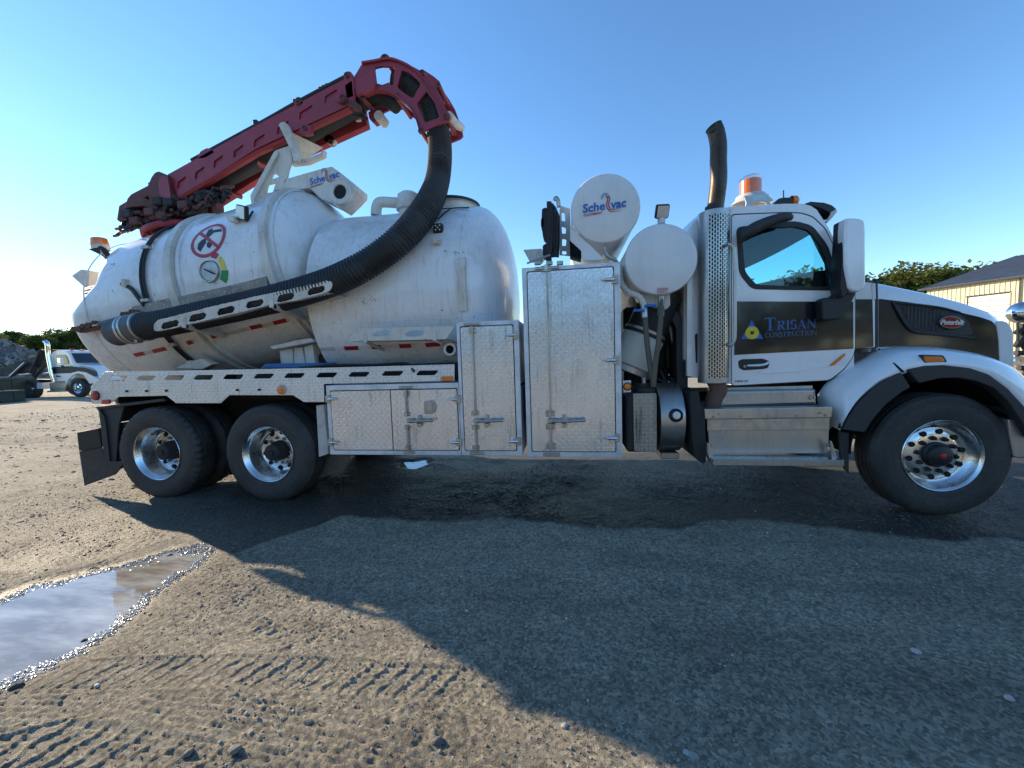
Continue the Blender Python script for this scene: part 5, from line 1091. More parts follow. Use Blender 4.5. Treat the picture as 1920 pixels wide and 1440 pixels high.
bwall = box('cab_back_wall', xb-.01, xb+.04, YC+.04, YCF-.04, zb0+.14, zb1+.05, 'cream', T, .02); box('cab_floor', xb, sp_[16][0], YC+.05, YCF-.05, zb0-.02, zb0+.03, 'interior', T, .005)
box('back_window', xb-.016, xb-.011, .75, 1.75, zb1-.55, zb1-.12, 'darkglass', bwall, 0)
box('cab_lining', xb+.045, xb+.06, YC+.05, YCF-.05, zb0+.04, zb1+.0, 'interior', T, .003)
loft('headliner', [[Vector((p.x+(.02 if i < 3 else 0), min(max(p.y, YC+.06), YCF-.06), p.z-.05)) for i, p in enumerate(r_)] for r_ in g], 'interior', T, 50)
hx0, hz0 = sp_[10]; bx0, bz0 = sp_[13]
ws = []; Hp = W(1520, 437, .32)
for y in np.linspace(YC+.07, YCF-.07, 9): k = 1-((y-1.25)/.95)**2; ws.append([Vector((Hp.x+.05*k, y, Hp.z)), Vector((bx0+.0+.10*k, y, bz0-.01))])
loft('windscreen_header', [[Vector((p[0].x+.005, p[0].y, p[0].z-.0)), Vector((hx0+.02+.05*(1-((p[0].y-1.25)/.95)**2), p[0].y, hz0+.01)), Vector((Hp.x-.12, p[0].y, Hp.z+.10)), Vector((p[0].x, p[0].y, p[0].z-.01))] for p in ws], 'seat', T, 40)
pplate('pillar_trim', [(1512, 424), (1521, 437), (1549, 493), (1556, 545), (1575, 545), (1575, 480), (1545, 430)], YC+.055, .03, 'interior', T)
loft('windscreen', ws, 'glass', T, 60)
loft('cowl', [[Vector((bx0+.10*(1-((y-1.25)/.95)**2)-.03, y, bz0-.02)), Vector((bx0+.10*(1-((y-1.25)/.95)**2)+.02, y, bz0+.02)), Vector((sp_[14][0]+.02, y, sp_[14][1]+.01)), Vector((sp_[14][0]+.02, y, sp_[14][1]-.6))] for y in np.linspace(YC+.02, YCF-.02, 9)], 'cab', T, 60)
dz_ = W(1500, 530, 1.0).z
loft('dashboard', [[Vector((bx0-.52, y, bz0-.75)), Vector((bx0-.47, y, bz0-.05)), Vector((bx0-.43, y, 2.10+.075*(y-.3))), Vector((bx0-.30, y, 2.135+.075*(y-.3))), Vector((bx0-.06, y, 2.15+.075*(y-.3))), Vector((bx0-.03, y, bz0-.03))] for y in np.linspace(YC+.06, YCF-.06, 12)], 'interior', T, 40)
pplate('instrument_pod', [(1445, 541), (1452, 531), (1466, 524), (1490, 522), (1493, 541)], .7, .3, 'seat', T, rnd=.02)
sw = W(1545, 505, 1.0)
v_, f_ = sweepvf([Vector((bx0-.50+.10*math.sin(a), 1.85+.21*math.cos(a), 2.16+.17*math.sin(a))) for a in np.linspace(0, 6.28, 33)], .015, 8); mo('steering_wheel', v_, f_, 'seat', T, 50)
for yy in (.68, 1.82): box('seat_back', xb+.22, xb+.36, yy-.24, yy+.24, zb0+.5, bz0-.30, 'seat', T, .05, 2); box('seat_cushion', xb+.22, xb+.75, yy-.25, yy+.25, zb0+.35, zb0+.52, 'seat', T, .04, 2)
# door, proud of the shell, with its seal line
door_px = [(1371, 723), (1371, 404), (1470, 400), (1500, 401), (1522, 408), (1545, 430), (1578, 497), (1601, 548), (1601.5, 652), (1597, 670), (1580, 692), (1554, 712.5)]
dp = roundpoly(XZ(door_px, YC), .03, 3)
ds = roundpoly(XZ([(u+(2.2 if u > 1400 else 0), v+(-2.5 if v < 450 else (1.6 if v > 690 else 0))) for u, v in door_px], YC), .03, 3)
plate('door_seal', ds, YC-.004, YC, 'dark', T, [win], b=.0005); door = plate('cab_door', dp, YC-.014, YC-.0045, 'cab', T, [win], b=.004)
c_ = Vector((sum(p[0] for p in win)/len(win), sum(p[1] for p in win)/len(win)))
def scl(P, d): return [tuple(c_+(Vector(p)-c_)*(1+d/((Vector(p)-c_).length))) for p in P]
plate('window_frame', scl(win, .012), YC-.022, YC-.006, 'blackprint', door, [scl(win, -.038)], b=.004)
plate('window_pane', scl(win, -.02), YC-.008, YC-.004, 'glass', door, b=0.0005, res=0); plate('window_pane', scl(win, -.02), YCF-.02, YCF-.016, 'glass', cabf, b=.0005, res=0)
YD = YC-.0145
stripe = pplate('door_stripe', [(1377, 565), (1600, 565.5), (1600.5, 654), (1377, 665.5)], YD-.003, .003, 'black', door, b=.001)
pplate('crease_highlight', [(1420, 697), (1500, 692), (1590, 676), (1585, 681), (1500, 697), (1430, 701)], YD-.006, .006, 'cab', door, b=.002)
pplate('cab_stripe', [(1604.5, 561), (1636, 561), (1638, 650), (1604.5, 654)], YC-.003, .003, 'black', cabn, b=.001)
pplate('door_pocket', [(1384, 678), (1390, 673.5), (1430, 672.5), (1441, 676), (1443, 682), (1440, 690), (1432, 692), (1394, 694.5), (1386, 690)], YD-.004, .004, 'blackprint', door, rnd=.012)
tube('door_handle', [W(1403, 685.5, YD-.008), W(1404, 685.5, YD-.018), W(1420, 685, YD-.03), W(1431, 684, YD-.03), W(1438, 681, YD-.022), W(1438, 680, YD-.008)], .014, 'chrome', door, 12, 4); lug('door_lock', 1396, 687, YD-.006, .012, .01, 'nickel', door)
pplate('side_marker', [(1554, 685), (1557, 684), (1580, 665.5), (1586, 662.5), (1585, 667), (1566, 684), (1560, 686)], YD-.012, .014, 'orange', door, b=.004)
p = W(1378, 717, YD); text('unit_number', 'F5874 CF', (p.x, YD-.001, p.z), .026, 'blackprint', door, 0, .0005, .0008, 1.1)
for px in ([(1303, 628), (1306, 625), (1316, 625), (1319, 630), (1319, 676), (1314, 683), (1305, 680)],): pplate('cab_vent', px, YC-.012, .012, 'flare', cabn, rnd=.01)
pplate('cab_vent', [(1318, 569), (1325, 566), (1325, 670), (1322, 668)], YC-.006, .006, 'dark', cabn)
# roof furniture
lo_ = W(1407, 372, .5); bb = lathe('beacon_base', lo_, (0, 0, 1), [(.18, -.06), (.16, -.035), (.13, -.005), (.125, .018), (.12, .02)], 'creamplast', T, 32)
lathe('beacon_core', lo_, (0, 0, 1), [(.092, .03), (.092, .155), (.06, .175), (0, .175)], 'orange', bb, 24); lathe('beacon_dome', lo_, (0, 0, 1), [(.12, .02), (.114, .12), (.102, .175), (.07, .20), (0, .205)], 'clearlens', bb, 28)
pplate('beacon_bracket', [(1395, 367), (1441, 363), (1442, 373), (1446, 384), (1447, 388), (1443, 391), (1438, 389), (1436, 379), (1430, 377), (1410, 379), (1408, 389), (1404, 393), (1400, 392), (1398, 388), (1399, 380)], .30, .012, 'galv', T, b=.002)
for u, v in ((1403.5, 390), (1442.5, 387.5)): lug('bracket_bolt', u, v, .295, .008, .01, 'nickel', T)
pplate('roof_lamp_housing', [(1453, 381), (1460, 372), (1470, 370), (1484, 370), (1489, 383)], .40, .25, 'blackprint', T, rnd=.01); lathe('clearance_lamp', W(1488, 377, .45), (1, 0, .1), [(.05, -.02), (.045, .02), (.02, .045), (0, .05)], 'orange', T, 16)
tube('antenna', [W(1469, 371, .5), W(1469, 357, .5)], .006, 'cable', T, 6, 1)
vz = [(1511, 381), (1520, 378), (1545, 380), (1560, 385), (1568, 392), (1569, 398), (1560, 405), (1550, 418)]
vz2 = [(1511, 382.5), (1525, 385), (1540, 390), (1556, 398), (1562, 400), (1558, 403), (1552, 410), (1548, 417)]
t_ = XZ(vz, .36); u_ = XZ(vz2, .36)
loft('sun_visor', [[Vector((x-.25*((y-1.25)/.9)**2*0, y, z)) for x, z in t_[:7]]+[Vector((x, y, z)) for x, z in u_[6::-1]] for y in (.36, .38, .8, 1.25, 1.7, 2.12, 2.14)], 'flare', T, 30, closed=True, cap=True)
pplate('visor_tip', [(1559, 397), (1568, 392), (1569, 398), (1561, 408), (1551, 418), (1548, 415), (1556, 405)], .34, .02, 'creamplast', T)
# mirrors
Ym = .02
mb = pplate('mirror_head', [(1584, 428), (1586, 410), (1592, 408), (1612, 409), (1621, 412), (1624, 425), (1624.5, 530), (1620, 542), (1610, 548), (1592, 543), (1584, 500)], Ym, .10, 'cab', T, rnd=.03, b=.02, res=3)
pplate('mirror_back', [(1583, 412), (1588, 409), (1592, 410), (1594, 545), (1580, 560), (1576, 540), (1578, 500), (1581, 450)], Ym+.02, .14, 'blackprint', T, rnd=.02, b=.01)
pplate('mirror_arm', [(1576, 545), (1600, 545), (1608, 545), (1600, 562), (1583, 592), (1576, 599), (1545, 600), (1542, 597), (1541, 562), (1546, 558), (1562, 558)], .10, .10, 'blackprint', T, rnd=.02, b=.012)
pplate('mirror_arm', [(1574, 505), (1577, 498), (1580, 500), (1581, 548), (1575, 540)], .12, .05, 'blackprint', T, rnd=.01)
lm = [W(1388, 452, .10), W(1396, 440, .09), W(1412, 430, .08), W(1420, 425, .08), W(1440, 416, .08), W(1462, 409, .09), W(1478, 407, .10), W(1484, 410, .11)]
rr_ = [.02, .045, .052, .048, .044, .042, .036, .02]; Q = catmull(lm, 4)
v_, f_ = sweepvf(Q, lambda i: float(np.interp(i/4, range(8), rr_)), 16); mo('overhead_mirror', v_, f_, 'flare', T, 50)
pplate('overhead_mirror_arm', [(1415, 416), (1432, 411), (1450, 412), (1440, 420), (1416, 420)], .15, .09, 'blackprint', T, rnd=.01)
# ---------------------------------------------------------------- bonnet and wings
YH = .42
top_px = [(1645, 528.5), (1670, 532), (1700, 538), (1760, 550), (1820, 565), (1860, 578), (1882, 588), (1896, 600), (1902, 618)]
bot_px = [(1645, 655), (1670, 655), (1700, 655), (1760, 658), (1820, 672), (1860, 688), (1882, 705), (1897, 715), (1903, 715)]
def hoodsec(i, tx, tz, bz, yh, k):
    pts = [(yh, bz), (yh, bz+(tz-bz)*.5), (yh+.0, tz-.16), (yh+.012, tz-.09), (yh+.045, tz-.035), (yh+.11, tz-.004), (yh+.2, tz+.008), (.95, tz+.03), (1.25, tz+.035)]
    pts += [(2.5-y, z) for y, z in pts[-2::-1]]; return [Vector((tx, y, z)) for y, z in pts]
hs = []
for i, (a, b) in enumerate(zip(top_px, bot_px)):
    p = W(*a, YH+.12); q = W(*b, YH); hs.append(hoodsec(i, (W(a[0], 600, YH)).x, p.z, q.z, YH+(.0, 0, 0, 0, 0, .0, .02, .06, .14)[i], 0))
hood = loft('bonnet', hs, 'cab', T, 50)
gx_ = W(1897, 650, YH).x
box('radiator_grille', gx_-.05, gx_+.05, YH+.2, 2.5-YH-.2, .75, hs[-1][4].z, 'darksteel', T, .02)
gs = [W(u, v, YH) for u, v in ((1872, 622), (1874, 660), (1875, 692), (1885, 702))]
pplate('grille_surround', [(1868, 606), (1880, 600), (1893, 606), (1901, 622), (1903, 700), (1900, 712), (1875, 700), (1873, 640)], YH-.004, .12, 'capwhite', hood, rnd=.03, b=.012)
bl = pplate('bonnet_stripe', [(1648, 560), (1700, 566), (1745, 573), (1790, 583), (1840, 595), (1860, 602), (1868, 612), (1872, 636), (1874, 690), (1840, 672), (1800, 660), (1750, 652), (1700, 649), (1648, 651)], YH-.005, .005, 'black', hood, rnd=.01, b=.001)
iv = pplate('intake_recess', [(1674, 566), (1730, 572), (1790, 582), (1815, 600), (1826, 628), (1790, 628), (1722, 622), (1705, 612), (1690, 590)], YH-.009, .004, 'flare', hood, rnd=.03, b=.001)
pplate('intake_mesh', [(1689, 571), (1730, 574), (1765, 584), (1775, 600), (1782, 622), (1740, 620), (1714, 614), (1700, 598)], YH-.012, .003, 'grille', hood, rnd=.02, b=.001)
tube('intake_lip', [W(1673, 567, YH-.012), W(1700, 569, YH-.02), W(1760, 576, YH-.02), W(1800, 586, YH-.012)], .009, 'flare', hood, 8, 5)
tube('intake_lip', [W(1675, 568, YH-.012), W(1690, 595, YH-.018), W(1706, 616, YH-.02), W(1725, 624, YH-.018), W(1780, 629, YH-.014), W(1826, 634, YH-.008)], .010, 'flare', hood, 8, 5)
def oval(cu_, cv_, a, b, Y, n=40): return XZ([(cu_+a*math.cos(2*math.pi*i/n), cv_+b*math.sin(2*math.pi*i/n)+.02*a*math.cos(2*math.pi*i/n)*1.5) for i in range(n)], Y)
bd_ = plate('bonnet_badge', oval(1783.5, 604, 25, 14, YH-.016), YH-.024, YH-.012, 'flare', hood, b=.004)
plate('badge_rim', oval(1783.5, 604.5, 22, 11.5, YH-.024), YH-.028, YH-.024, 'chrome', bd_, b=.0015); plate('badge_field', oval(1783.5, 604.5, 20.6, 10.2, YH-.028), YH-.0295, YH-.028, 'darkred', bd_, b=.0005)
p = W(1784, 608.5, YH-.03); text('badge_lettering', 'Peterbilt', (p.x, YH-.030, p.z), .060, 'whiteprint', bd_, .35, .001, .0008, .95, 'CENTER', right=(1, 0, -.06), spacing=.92)
pplate('bonnet_gap', [(1637, 530), (1646, 528), (1647, 560), (1647, 652), (1640, 652)], YC+.02, .25, 'blackprint', T); pplate('cowl_trim', [(1634, 531), (1642, 531), (1643, 561), (1636, 561)], YC-.004, .03, 'capwhite', T)
# wing
O = [(1574, 808), (1590, 776), (1612, 745), (1645, 716), (1668, 704), (1702, 693), (1737, 686), (1772, 685), (1820, 690), (1855, 702), (1890, 728), (1925, 768), (1965, 830)]
I = [(1560, 800), (1546, 764), (1540, 730), (1570, 700), (1610, 676), (1645, 655), (1700, 650), (1750, 653), (1800, 661), (1840, 673), (1872, 689), (1900, 720), (1930, 780)]
YI = [.22, .24, .26, .28, .30, .40, .42, .42, .42, .42, .42, .42, .42]
g = []
for o_, i_, yi in zip(O, I, YI):
    a = W(*o_, .0); b = W(*i_, yi); c = Vector(((a.x*.35+b.x*.65), .03+.06*0, b.z+(.02 if yi > .35 else 0)));
    row = [a+Vector((0, .02, -.03)), a]
    for t_ in np.linspace(.12, 1, 9): row.append(a*(1-t_)**2+c*2*t_*(1-t_)+b*t_*t_)
    row.append(b+Vector((0, .05, -.05))); g.append(row)
gg = []
cols = list(zip(*g)); cc = [catmull(c, 3) for c in cols]; gg = [list(r_) for r_ in zip(*cc)]
wing = loft('front_wing', gg, 'cab', T, 60)
g2 = [[p.copy() for p in r_] for r_ in gg[::3]]
for r_ in g2:
    for p in r_: p.y = 2.5-p.y
loft('front_wing', g2, 'cab', T, 60)
fla = [(1574, 808), (1581, 806), (1591, 785), (1607, 761), (1631, 735), (1661, 712), (1690, 698.5), (1708, 726), (1692, 735), (1661, 759), (1638, 785), (1622, 811)]
plate('wing_flare', roundpoly(XZ(fla[1:], -.012), .012, 2), -.012, .07, 'flare', wing, b=.008, res=2)
flb = [(1702, 693), (1737, 686), (1772, 684.5), (1820, 690), (1855, 702), (1890, 728), (1925, 766), (1960, 822), (1935, 822), (1909, 780), (1890, 752), (1864, 728), (1831, 715), (1796, 708.5), (1761, 710), (1724, 719)]
plate('wing_flare', roundpoly(XZ(flb, -.016), .012, 2), -.016, .07, 'flare', wing, b=.008, res=2)
tube('wing_joint', [W(1648, 655, .38), W(1662, 670, .16), W(1677, 683, .04), W(1694, 698, -.012)], .009, 'dark', wing, 8, 4)
pplate('side_marker', [(1733, 669), (1735, 668), (1767, 668.5), (1772, 677), (1770, 679), (1736, 679)], .0, .16, 'orange', wing, rnd=.01, b=.006); pplate('marker_bezel', [(1730, 667), (1733, 665), (1769, 666), (1776, 677), (1774, 681), (1733, 681)], .008, .16, 'flare', wing, rnd=.01)
xw, zw = 3.072, .515
v_, f_ = lathevf((xw, .10, zw), (0, 1, 0), [(.66, 0), (.66, .75)], 40, R(0), R(180)); mo('wheel_arch_liner', v_, f_, 'dark', T, 50)
box('arch_back_wall', xw-.75, xw+.75, .8, .84, .55, 1.25, 'dark', T, 0)
pplate('mud_flap', [(1572, 808), (1592, 812), (1592, 888), (1584, 880), (1576, 858)], .12, .02, 'flare', T)
# front bumper and lower details
pb = [(1890, 786), (1960, 788), (1960, 862), (1900, 858), (1893, 820)]
pplate('front_bumper', pb, .04, .35, 'alu', T, rnd=.02, b=.01); pplate('bumper_step', [(1868, 762), (1900, 764), (1925, 772), (1912, 780), (1880, 773)], .2, .2, 'nickel', T)
# ---------------------------------------------------------------- steps under the door
z_t = W(1450, 768, .02).z
a = XZ([(1322, 766), (1560, 763), (1560, 782), (1323, 785)], .02)
sb = pplate('battery_box', [(1326, 770), (1554, 766), (1556, 790), (1553, 850), (1330, 852)], .06, .6, 'alu', T, b=.006)
pplate('box_lid', [(1321, 767), (1561, 763), (1560, 783), (1322, 786)], .02, .62, 'alu', T, b=.006); box('step_tread', W(1330, 767, .05).x, W(1556, 765, .05).x, .03, .55, z_t+.002, z_t+.008, 'tread', T, .001)
for u, v in ((1338, 781.5), (1389, 780.5), (1441, 780), (1494, 779.5), (1548, 778.5), (1348, 777), (1537, 774)): lug('lid_bolt', u, v, .018, .010, .008, 'nickel', T)
for u, v in ((1332, 835.5), (1549, 834)): lug('box_bolt', u, v, .056, .018, .012, 'nickel', T)
pplate('lid_band', [(1326, 787), (1556, 784), (1555, 806), (1326, 808)], .052, .008, 'nickel', T)
pplate('upper_step', [(1350, 733), (1530, 730), (1532, 758), (1352, 763)], .16, .35, 'alu', T, rnd=.012, b=.02, res=3); pplate('upper_step', [(1352, 727), (1524, 723), (1524, 729), (1352, 733)], .24, .3, 'alu', T); lug('step_bolt', 1523, 745, .15, .022, .014, 'nickel', T)
a = W(1338, 873, -.12); b = W(1583, 873, -.12); st2 = box('lower_step', a.x, b.x, -.12, -.10, a.z, a.z+.052, 'alu', T, .004); box('step_tread', a.x+.0, b.x-.0, -.10, .055, a.z+.035, a.z+.048, 'tread', st2, .001)
pplate('step_end', [(1326, 830), (1330, 832), (1338, 858), (1338, 873), (1333, 868), (1326, 850)], -.02, .08, 'alu', st2); pplate('step_end', [(1556, 826), (1560, 828), (1571, 862), (1583, 862), (1583, 873), (1560, 860)], -.02, .012, 'alu', st2)
pplate('step_hanger', [(1294, 735), (1310, 732), (1314, 762), (1322, 768), (1324, 866), (1318, 870), (1304, 860), (1298, 820)], .04, .5, 'darksteel', T, rnd=.02)
# ---------------------------------------------------------------- serif lettering on the door
def strokes(ch):
    L = []
    def v(x, y0=0, y1=1, w=.17, se=True):
        L.append(([(x, y0), (x, y1)], [w, w]))
        if se:
            for y in (y0+.02, y1-.02): L.append(([(x-w*1.05, y), (x+w*1.05, y)], [.045, .045]))
    def arc(cx, cy, rx, ry, a0, a1, w0=.17, w1=.05, n=14):
        P = []; Wd = []
        for i in range(n+1):
            a = R(a0+(a1-a0)*i/n); P.append((cx+rx*math.cos(a), cy+ry*math.sin(a))); Wd.append(w1+(w0-w1)*abs(math.cos(a)))
        L.append((P, Wd))
    if ch == 'T': v(.38, 0, 1, .17); L.append(([(.02, .96), (.74, .96)], [.07, .07])); L.append(([(.03, .97), (.03, .74)], [.05, .02])); L.append(([(.73, .97), (.73, .74)], [.05, .02])); adv = .78
    elif ch == 'I': v(.2); adv = .42
    elif ch == 'R': v(.18); arc(.36, .735, .24, .245, 90, -90); L.append(([(.18, .98), (.36, .98)], [.05, .05])); L.append(([(.18, .49), (.36, .49)], [.05, .05])); L.append(([(.36, .50), (.66, .03), (.80, .02)], [.16, .15, .05])); adv = .80
    elif ch == 'S': arc(.30, .74, .21, .24, 25, 250, .15, .06); arc(.31, .255, .22, .245, 75, -155, .16, .06); L.append(([(.50, .97), (.50, .76)], [.02, .05])); L.append(([(.08, .02), (.08, .25)], [.02, .05])); adv = .62
    elif ch == 'A': L.append(([(.12, .02), (.42, .98)], [.06, .06])); L.append(([(.70, .02), (.40, .98)], [.17, .15])); L.append(([(.20, .34), (.62, .34)], [.05, .05])); L.append(([(.0, .02), (.25, .02)], [.045, .045])); L.append(([(.54, .02), (.86, .02)], [.045, .045])); adv = .86
    elif ch == 'N': v(.14, 0, 1, .06); v(.74, 0, 1, .06); L.append(([(.12, .96), (.75, .03)], [.16, .16])); adv = .90
    elif ch == 'C': arc(.46, .5, .38, .46, 48, 312, .17, .06, 24); L.append(([(.74, .97), (.74, .70)], [.02, .05])); adv = .84
    elif ch == 'O': arc(.46, .5, .37, .46, 0, 360, .17, .05, 32); adv = .94
    elif ch == 'U': L.append(([(.18, .98), (.18, .35)], [.17, .17])); arc(.42, .35, .24, .31, 180, 360, .12, .06, 14); L.append(([(.66, .98), (.66, .35)], [.06, .06])); L.append(([(.02, .98), (.34, .98)], [.045, .045])); L.append(([(.54, .98), (.78, .98)], [.045, .045])); adv = .82
    else: adv = .3
    return L, adv
def serif(name, s_, x0, z0, h, wtot, Y, mat, par, slope=0.):
    tot = sum(strokes(c)[1] for c in s_); k = wtot/tot; vs = []; fs = []; x = 0; n_ = 0
    for c in s_:
        L, adv = strokes(c)
        for P, Wd in L:
            n_ += 1; base = len(vs)
            for i, (px, py) in enumerate(P):
                a = P[max(i-1, 0)]; b = P[min(i+1, len(P)-1)]; dx, dy = (b[0]-a[0])*k, (b[1]-a[1])*h; l = math.hypot(dx, dy) or 1; nx, ny = -dy/l, dx/l; w = Wd[i]*k*.5 if abs(nx) > .5 else Wd[i]*h*.5
                for sg in (1, -1):
                    X = (x+px)*k+nx*w*sg; Z = py*h+ny*w*sg; vs.append((x0+X, Y-.0003*(n_ % 5), z0+Z+slope*X))
            for i in range(len(P)-1): q = base+2*i; fs.append((q, q+1, q+3, q+2))
        x += adv
    return mo(name, vs, fs, mat, par)
YL = YD-.0045
def ser_px(s_, u0, v0, u1, v1, h_px, mat):
    a = W(u0, v0, YL); b = W(u1, v1, YL); t_ = W(u0, v0-h_px, YL); serif('door_lettering', s_, a.x, a.z, t_.z-a.z, b.x-a.x, YL, mat, door, (b.z-a.z)/(b.x-a.x))
ser_px('T', 1433, 620, 1455, 619.5, 24, 'bluedim'); ser_px('RISAN', 1456.5, 619, 1531, 614.5, 17, 'bluedim'); ser_px('CONSTRUCTION', 1434, 633, 1532, 628, 9, 'bluepale')
tri = XZ([(1409.5, 600), (1431, 635), (1390, 636)], YL); lt = plate('logo_triangle', tri, YL, YL+.001, 'bluelogo', door, b=.0002, res=0)
c = W(1410, 624, YL); plate('logo_disc', [(c.x+.058*math.cos(a), c.z+.058*math.sin(a)) for a in np.linspace(0, 2*math.pi, 41)[:-1]], YL-.002, YL-.001, 'yellow', lt, b=.0002, res=0)
plate('logo_square', [(c.x-.015, c.z-.015), (c.x+.015, c.z-.015), (c.x+.015, c.z+.015), (c.x-.015, c.z+.015)], YL-.003, YL-.002, 'blackprint', lt, b=.0002, res=0)
# ================================================================= BACKGROUND
def atd(u, depth, z=0.):
    hz = 670-(u-960)*.0317; d = ray(u, hz); k = depth/d.dot(fw); p = EYE+d*k; return Vector((p.x, p.y, z))
def hgt(u, v, depth): 
    d = ray(u, v); return (EYE+d*(depth/d.dot(fw))).z
def leafmat(name, a, b):
    t = NT(name); gi = t.node('ShaderNodeNewGeometry').outputs['Random Per Island']; n = t.noise(.6, 3)
    c = t.mix(t.math('MULTIPLY', t.math('ADD', gi, n), .5), a, b); t.n.remove(t.b)
    df = t.node('ShaderNodeBsdfDiffuse'); tr = t.node('ShaderNodeBsdfTranslucent'); mx = t.node('ShaderNodeMixShader'); mx.inputs[0].default_value = .35
    t.link(c, df.inputs[0]); t.link(c, tr.inputs[0]); t.link(df.outputs[0], mx.inputs[1]); t.link(tr.outputs[0], mx.inputs[2]); t.link(mx.outputs[0], t.out.inputs[0]); return t.m
M['leaf1'] = leafmat('leaves_olive', (.06, .08, .02), (.17, .18, .055)); M['leaf2'] = leafmat('leaves_green', (.04, .065, .022), (.12, .15, .045))
M['bark'] = worn('bark', (.09, .07, .05), (.04, .035, .03), .6, .9, bump=.3, scale=6)
def treemesh(seed, h, rx, n, leaf, low=.28):
    g = np.random.default_rng(seed); nl = 26; c = []
    for i in range(nl):
        a = g.uniform(0, 6.28); t_ = g.uniform(0, 1); rr = math.sqrt(g.uniform(0, 1))*rx*(1-.55*abs(t_-.4)); c.append((rr*math.cos(a), rr*math.sin(a), h*(low+(1-low-.1)*t_)))
    c = np.array(c); r = g.uniform(.16, .30, nl)*rx*1.25
    k = g.integers(0, nl, n); d = g.normal(size=(n, 3)); d /= np.linalg.norm(d, axis=1)[:, None]; rad = r[k]*np.power(g.uniform(0, 1, n), .28)*(1+.18*g.normal(size=n))
    P = c[k]+d*rad[:, None]*np.array([1, 1, .75]); sz = leaf*g.uniform(.6, 1.4, n)
    a = g.normal(size=(n, 3)); a /= np.linalg.norm(a, axis=1)[:, None]; b = np.cross(a, g.normal(size=(n, 3))); b /= np.linalg.norm(b, axis=1)[:, None]
    q = np.stack([P-a*sz[:, None], P+b*sz[:, None]*.55, P+a*sz[:, None], P-b*sz[:, None]*.55], 1).reshape(-1, 3)
    cm = bpy.data.meshes.new('crown'); cm.from_pydata(q.tolist(), [], (np.arange(n*4).reshape(n, 4)).tolist())
    parts = [sweepvf(catmull([(0, 0, -.2), (.1, .05, h*.25), (-.05, .1, h*.5), (.05, 0, h*.8)], 4), lambda i: .045*h*(1-i/14)*.55+.03, 8)]
    for i in range(9): e = c[g.integers(0, nl)]; s_ = g.uniform(.25, .6)*h; parts.append(sweepvf([(0, 0, s_), (e[0]*.5, e[1]*.5, (s_+e[2])/2+.2), tuple(e)], lambda i: (.10, .06, .02)[i]*h/9, 5))
    return cm, mesh(*joined(parts))
protos = [treemesh(3, 9, 3.4, 9000, .17), treemesh(4, 9, 4.0, 10000, .17, .2), treemesh(5, 9, 2.8, 8000, .16, .32), treemesh(6, 9, 3.6, 9000, .18, .12)]
for i, (a, b) in enumerate(protos): a.materials.append(M['leaf1' if i % 2 else 'leaf2']); b.materials.append(M['bark'])
def tree(pos, h, kind, label, group=None, rz=0., sx_=1.):
    r_ = empty('tree', pos, label, 'tree', group, rz, True); cm, tm = protos[kind]; s = h/9
    for nme, me in (('crown', cm), ('trunk', tm)): o = bpy.data.objects.new(nme, me); link(o); o.parent = r_; o.scale = (s*sx_, s*sx_, s)
    return r_
GL = 'trees beyond the rubble heap and the parked truck'; GR = 'trees behind the bonnet and the barn'
lt = [(-70, 616, 50, 1), (-15, 630, 58, 0), (22, 626, 56, 3), (40, 618, 60, 2), (62, 628, 64, 1), (84, 630, 60, 3), (104, 616, 57, 0), (124, 612, 62, 1), (148, 616, 60, 2), (176, 622, 66, 0)]
lb = ['broad tree at the far left edge rising behind the rubble heap', 'low tree just showing above the rubble slope', 'dark tree standing at the shoulder of the rubble heap', 'tall flat-topped tree left of the gap above the rubble heap',
      'low bushy tree filling the dip between two taller trees', 'green tree behind the polished stack of the parked truck', 'tree with a pointed crown right of the parked truck stack', 'sunlit green tree above the cab roof of the parked truck', 'tree half hidden behind the tank tail', 'tree hidden mostly by the rear tank door']
for (u, v, d, k), l in zip(lt, lb): p = atd(u, d); tree(p, hgt(u, v, d), k, l, GL, u*.7, 1.25)
rtx = [(1405, 530, 66, 1), (1432, 524, 62, 0), (1462, 520, 64, 3), (1500, 518, 66, 1), (1540, 515, 66, 2), (1585, 512, 64, 0), (1632, 511, 62, 1), (1662, 508, 58, 3), (1700, 512, 64, 2), (1722, 504, 57, 0), (1752, 509, 70, 3), (1785, 512, 74, 1)]
rl = ['tree seen through the left corner of the cab window', 'tree seen through the bottom of the cab window', 'tree behind the cab window and dashboard', 'tree behind the steering wheel', 'tree hidden behind the door mirror arm', 'tree just left of the white door mirror, behind it', 'olive tree touching the right edge of the white mirror',
      'rounded olive tree left of the small sky gap above the bonnet', 'small tree in the gap between the two rounded crowns', 'largest rounded olive tree above the bonnet', 'olive tree where the barn roof begins', 'tree end disappearing behind the barn roof']
for (u, v, d, k), l in zip(rtx, rl): p = atd(u, d); tree(p, hgt(u, v, d)*1.03, k, l, GR, u*.3, 1.3)
g_ = np.random.default_rng(12)
for i in range(24):
    a = R(-168+i*6.8); d = g_.uniform(34, 46); p = (d*math.cos(a), -3+d*math.sin(a), 0)
    tree(p, g_.uniform(5.5, 8.5), i % 4, 'leafy tree in the long row along the yard edge opposite the truck', 'trees bordering the near side of the yard', i*1.3, 1.4)
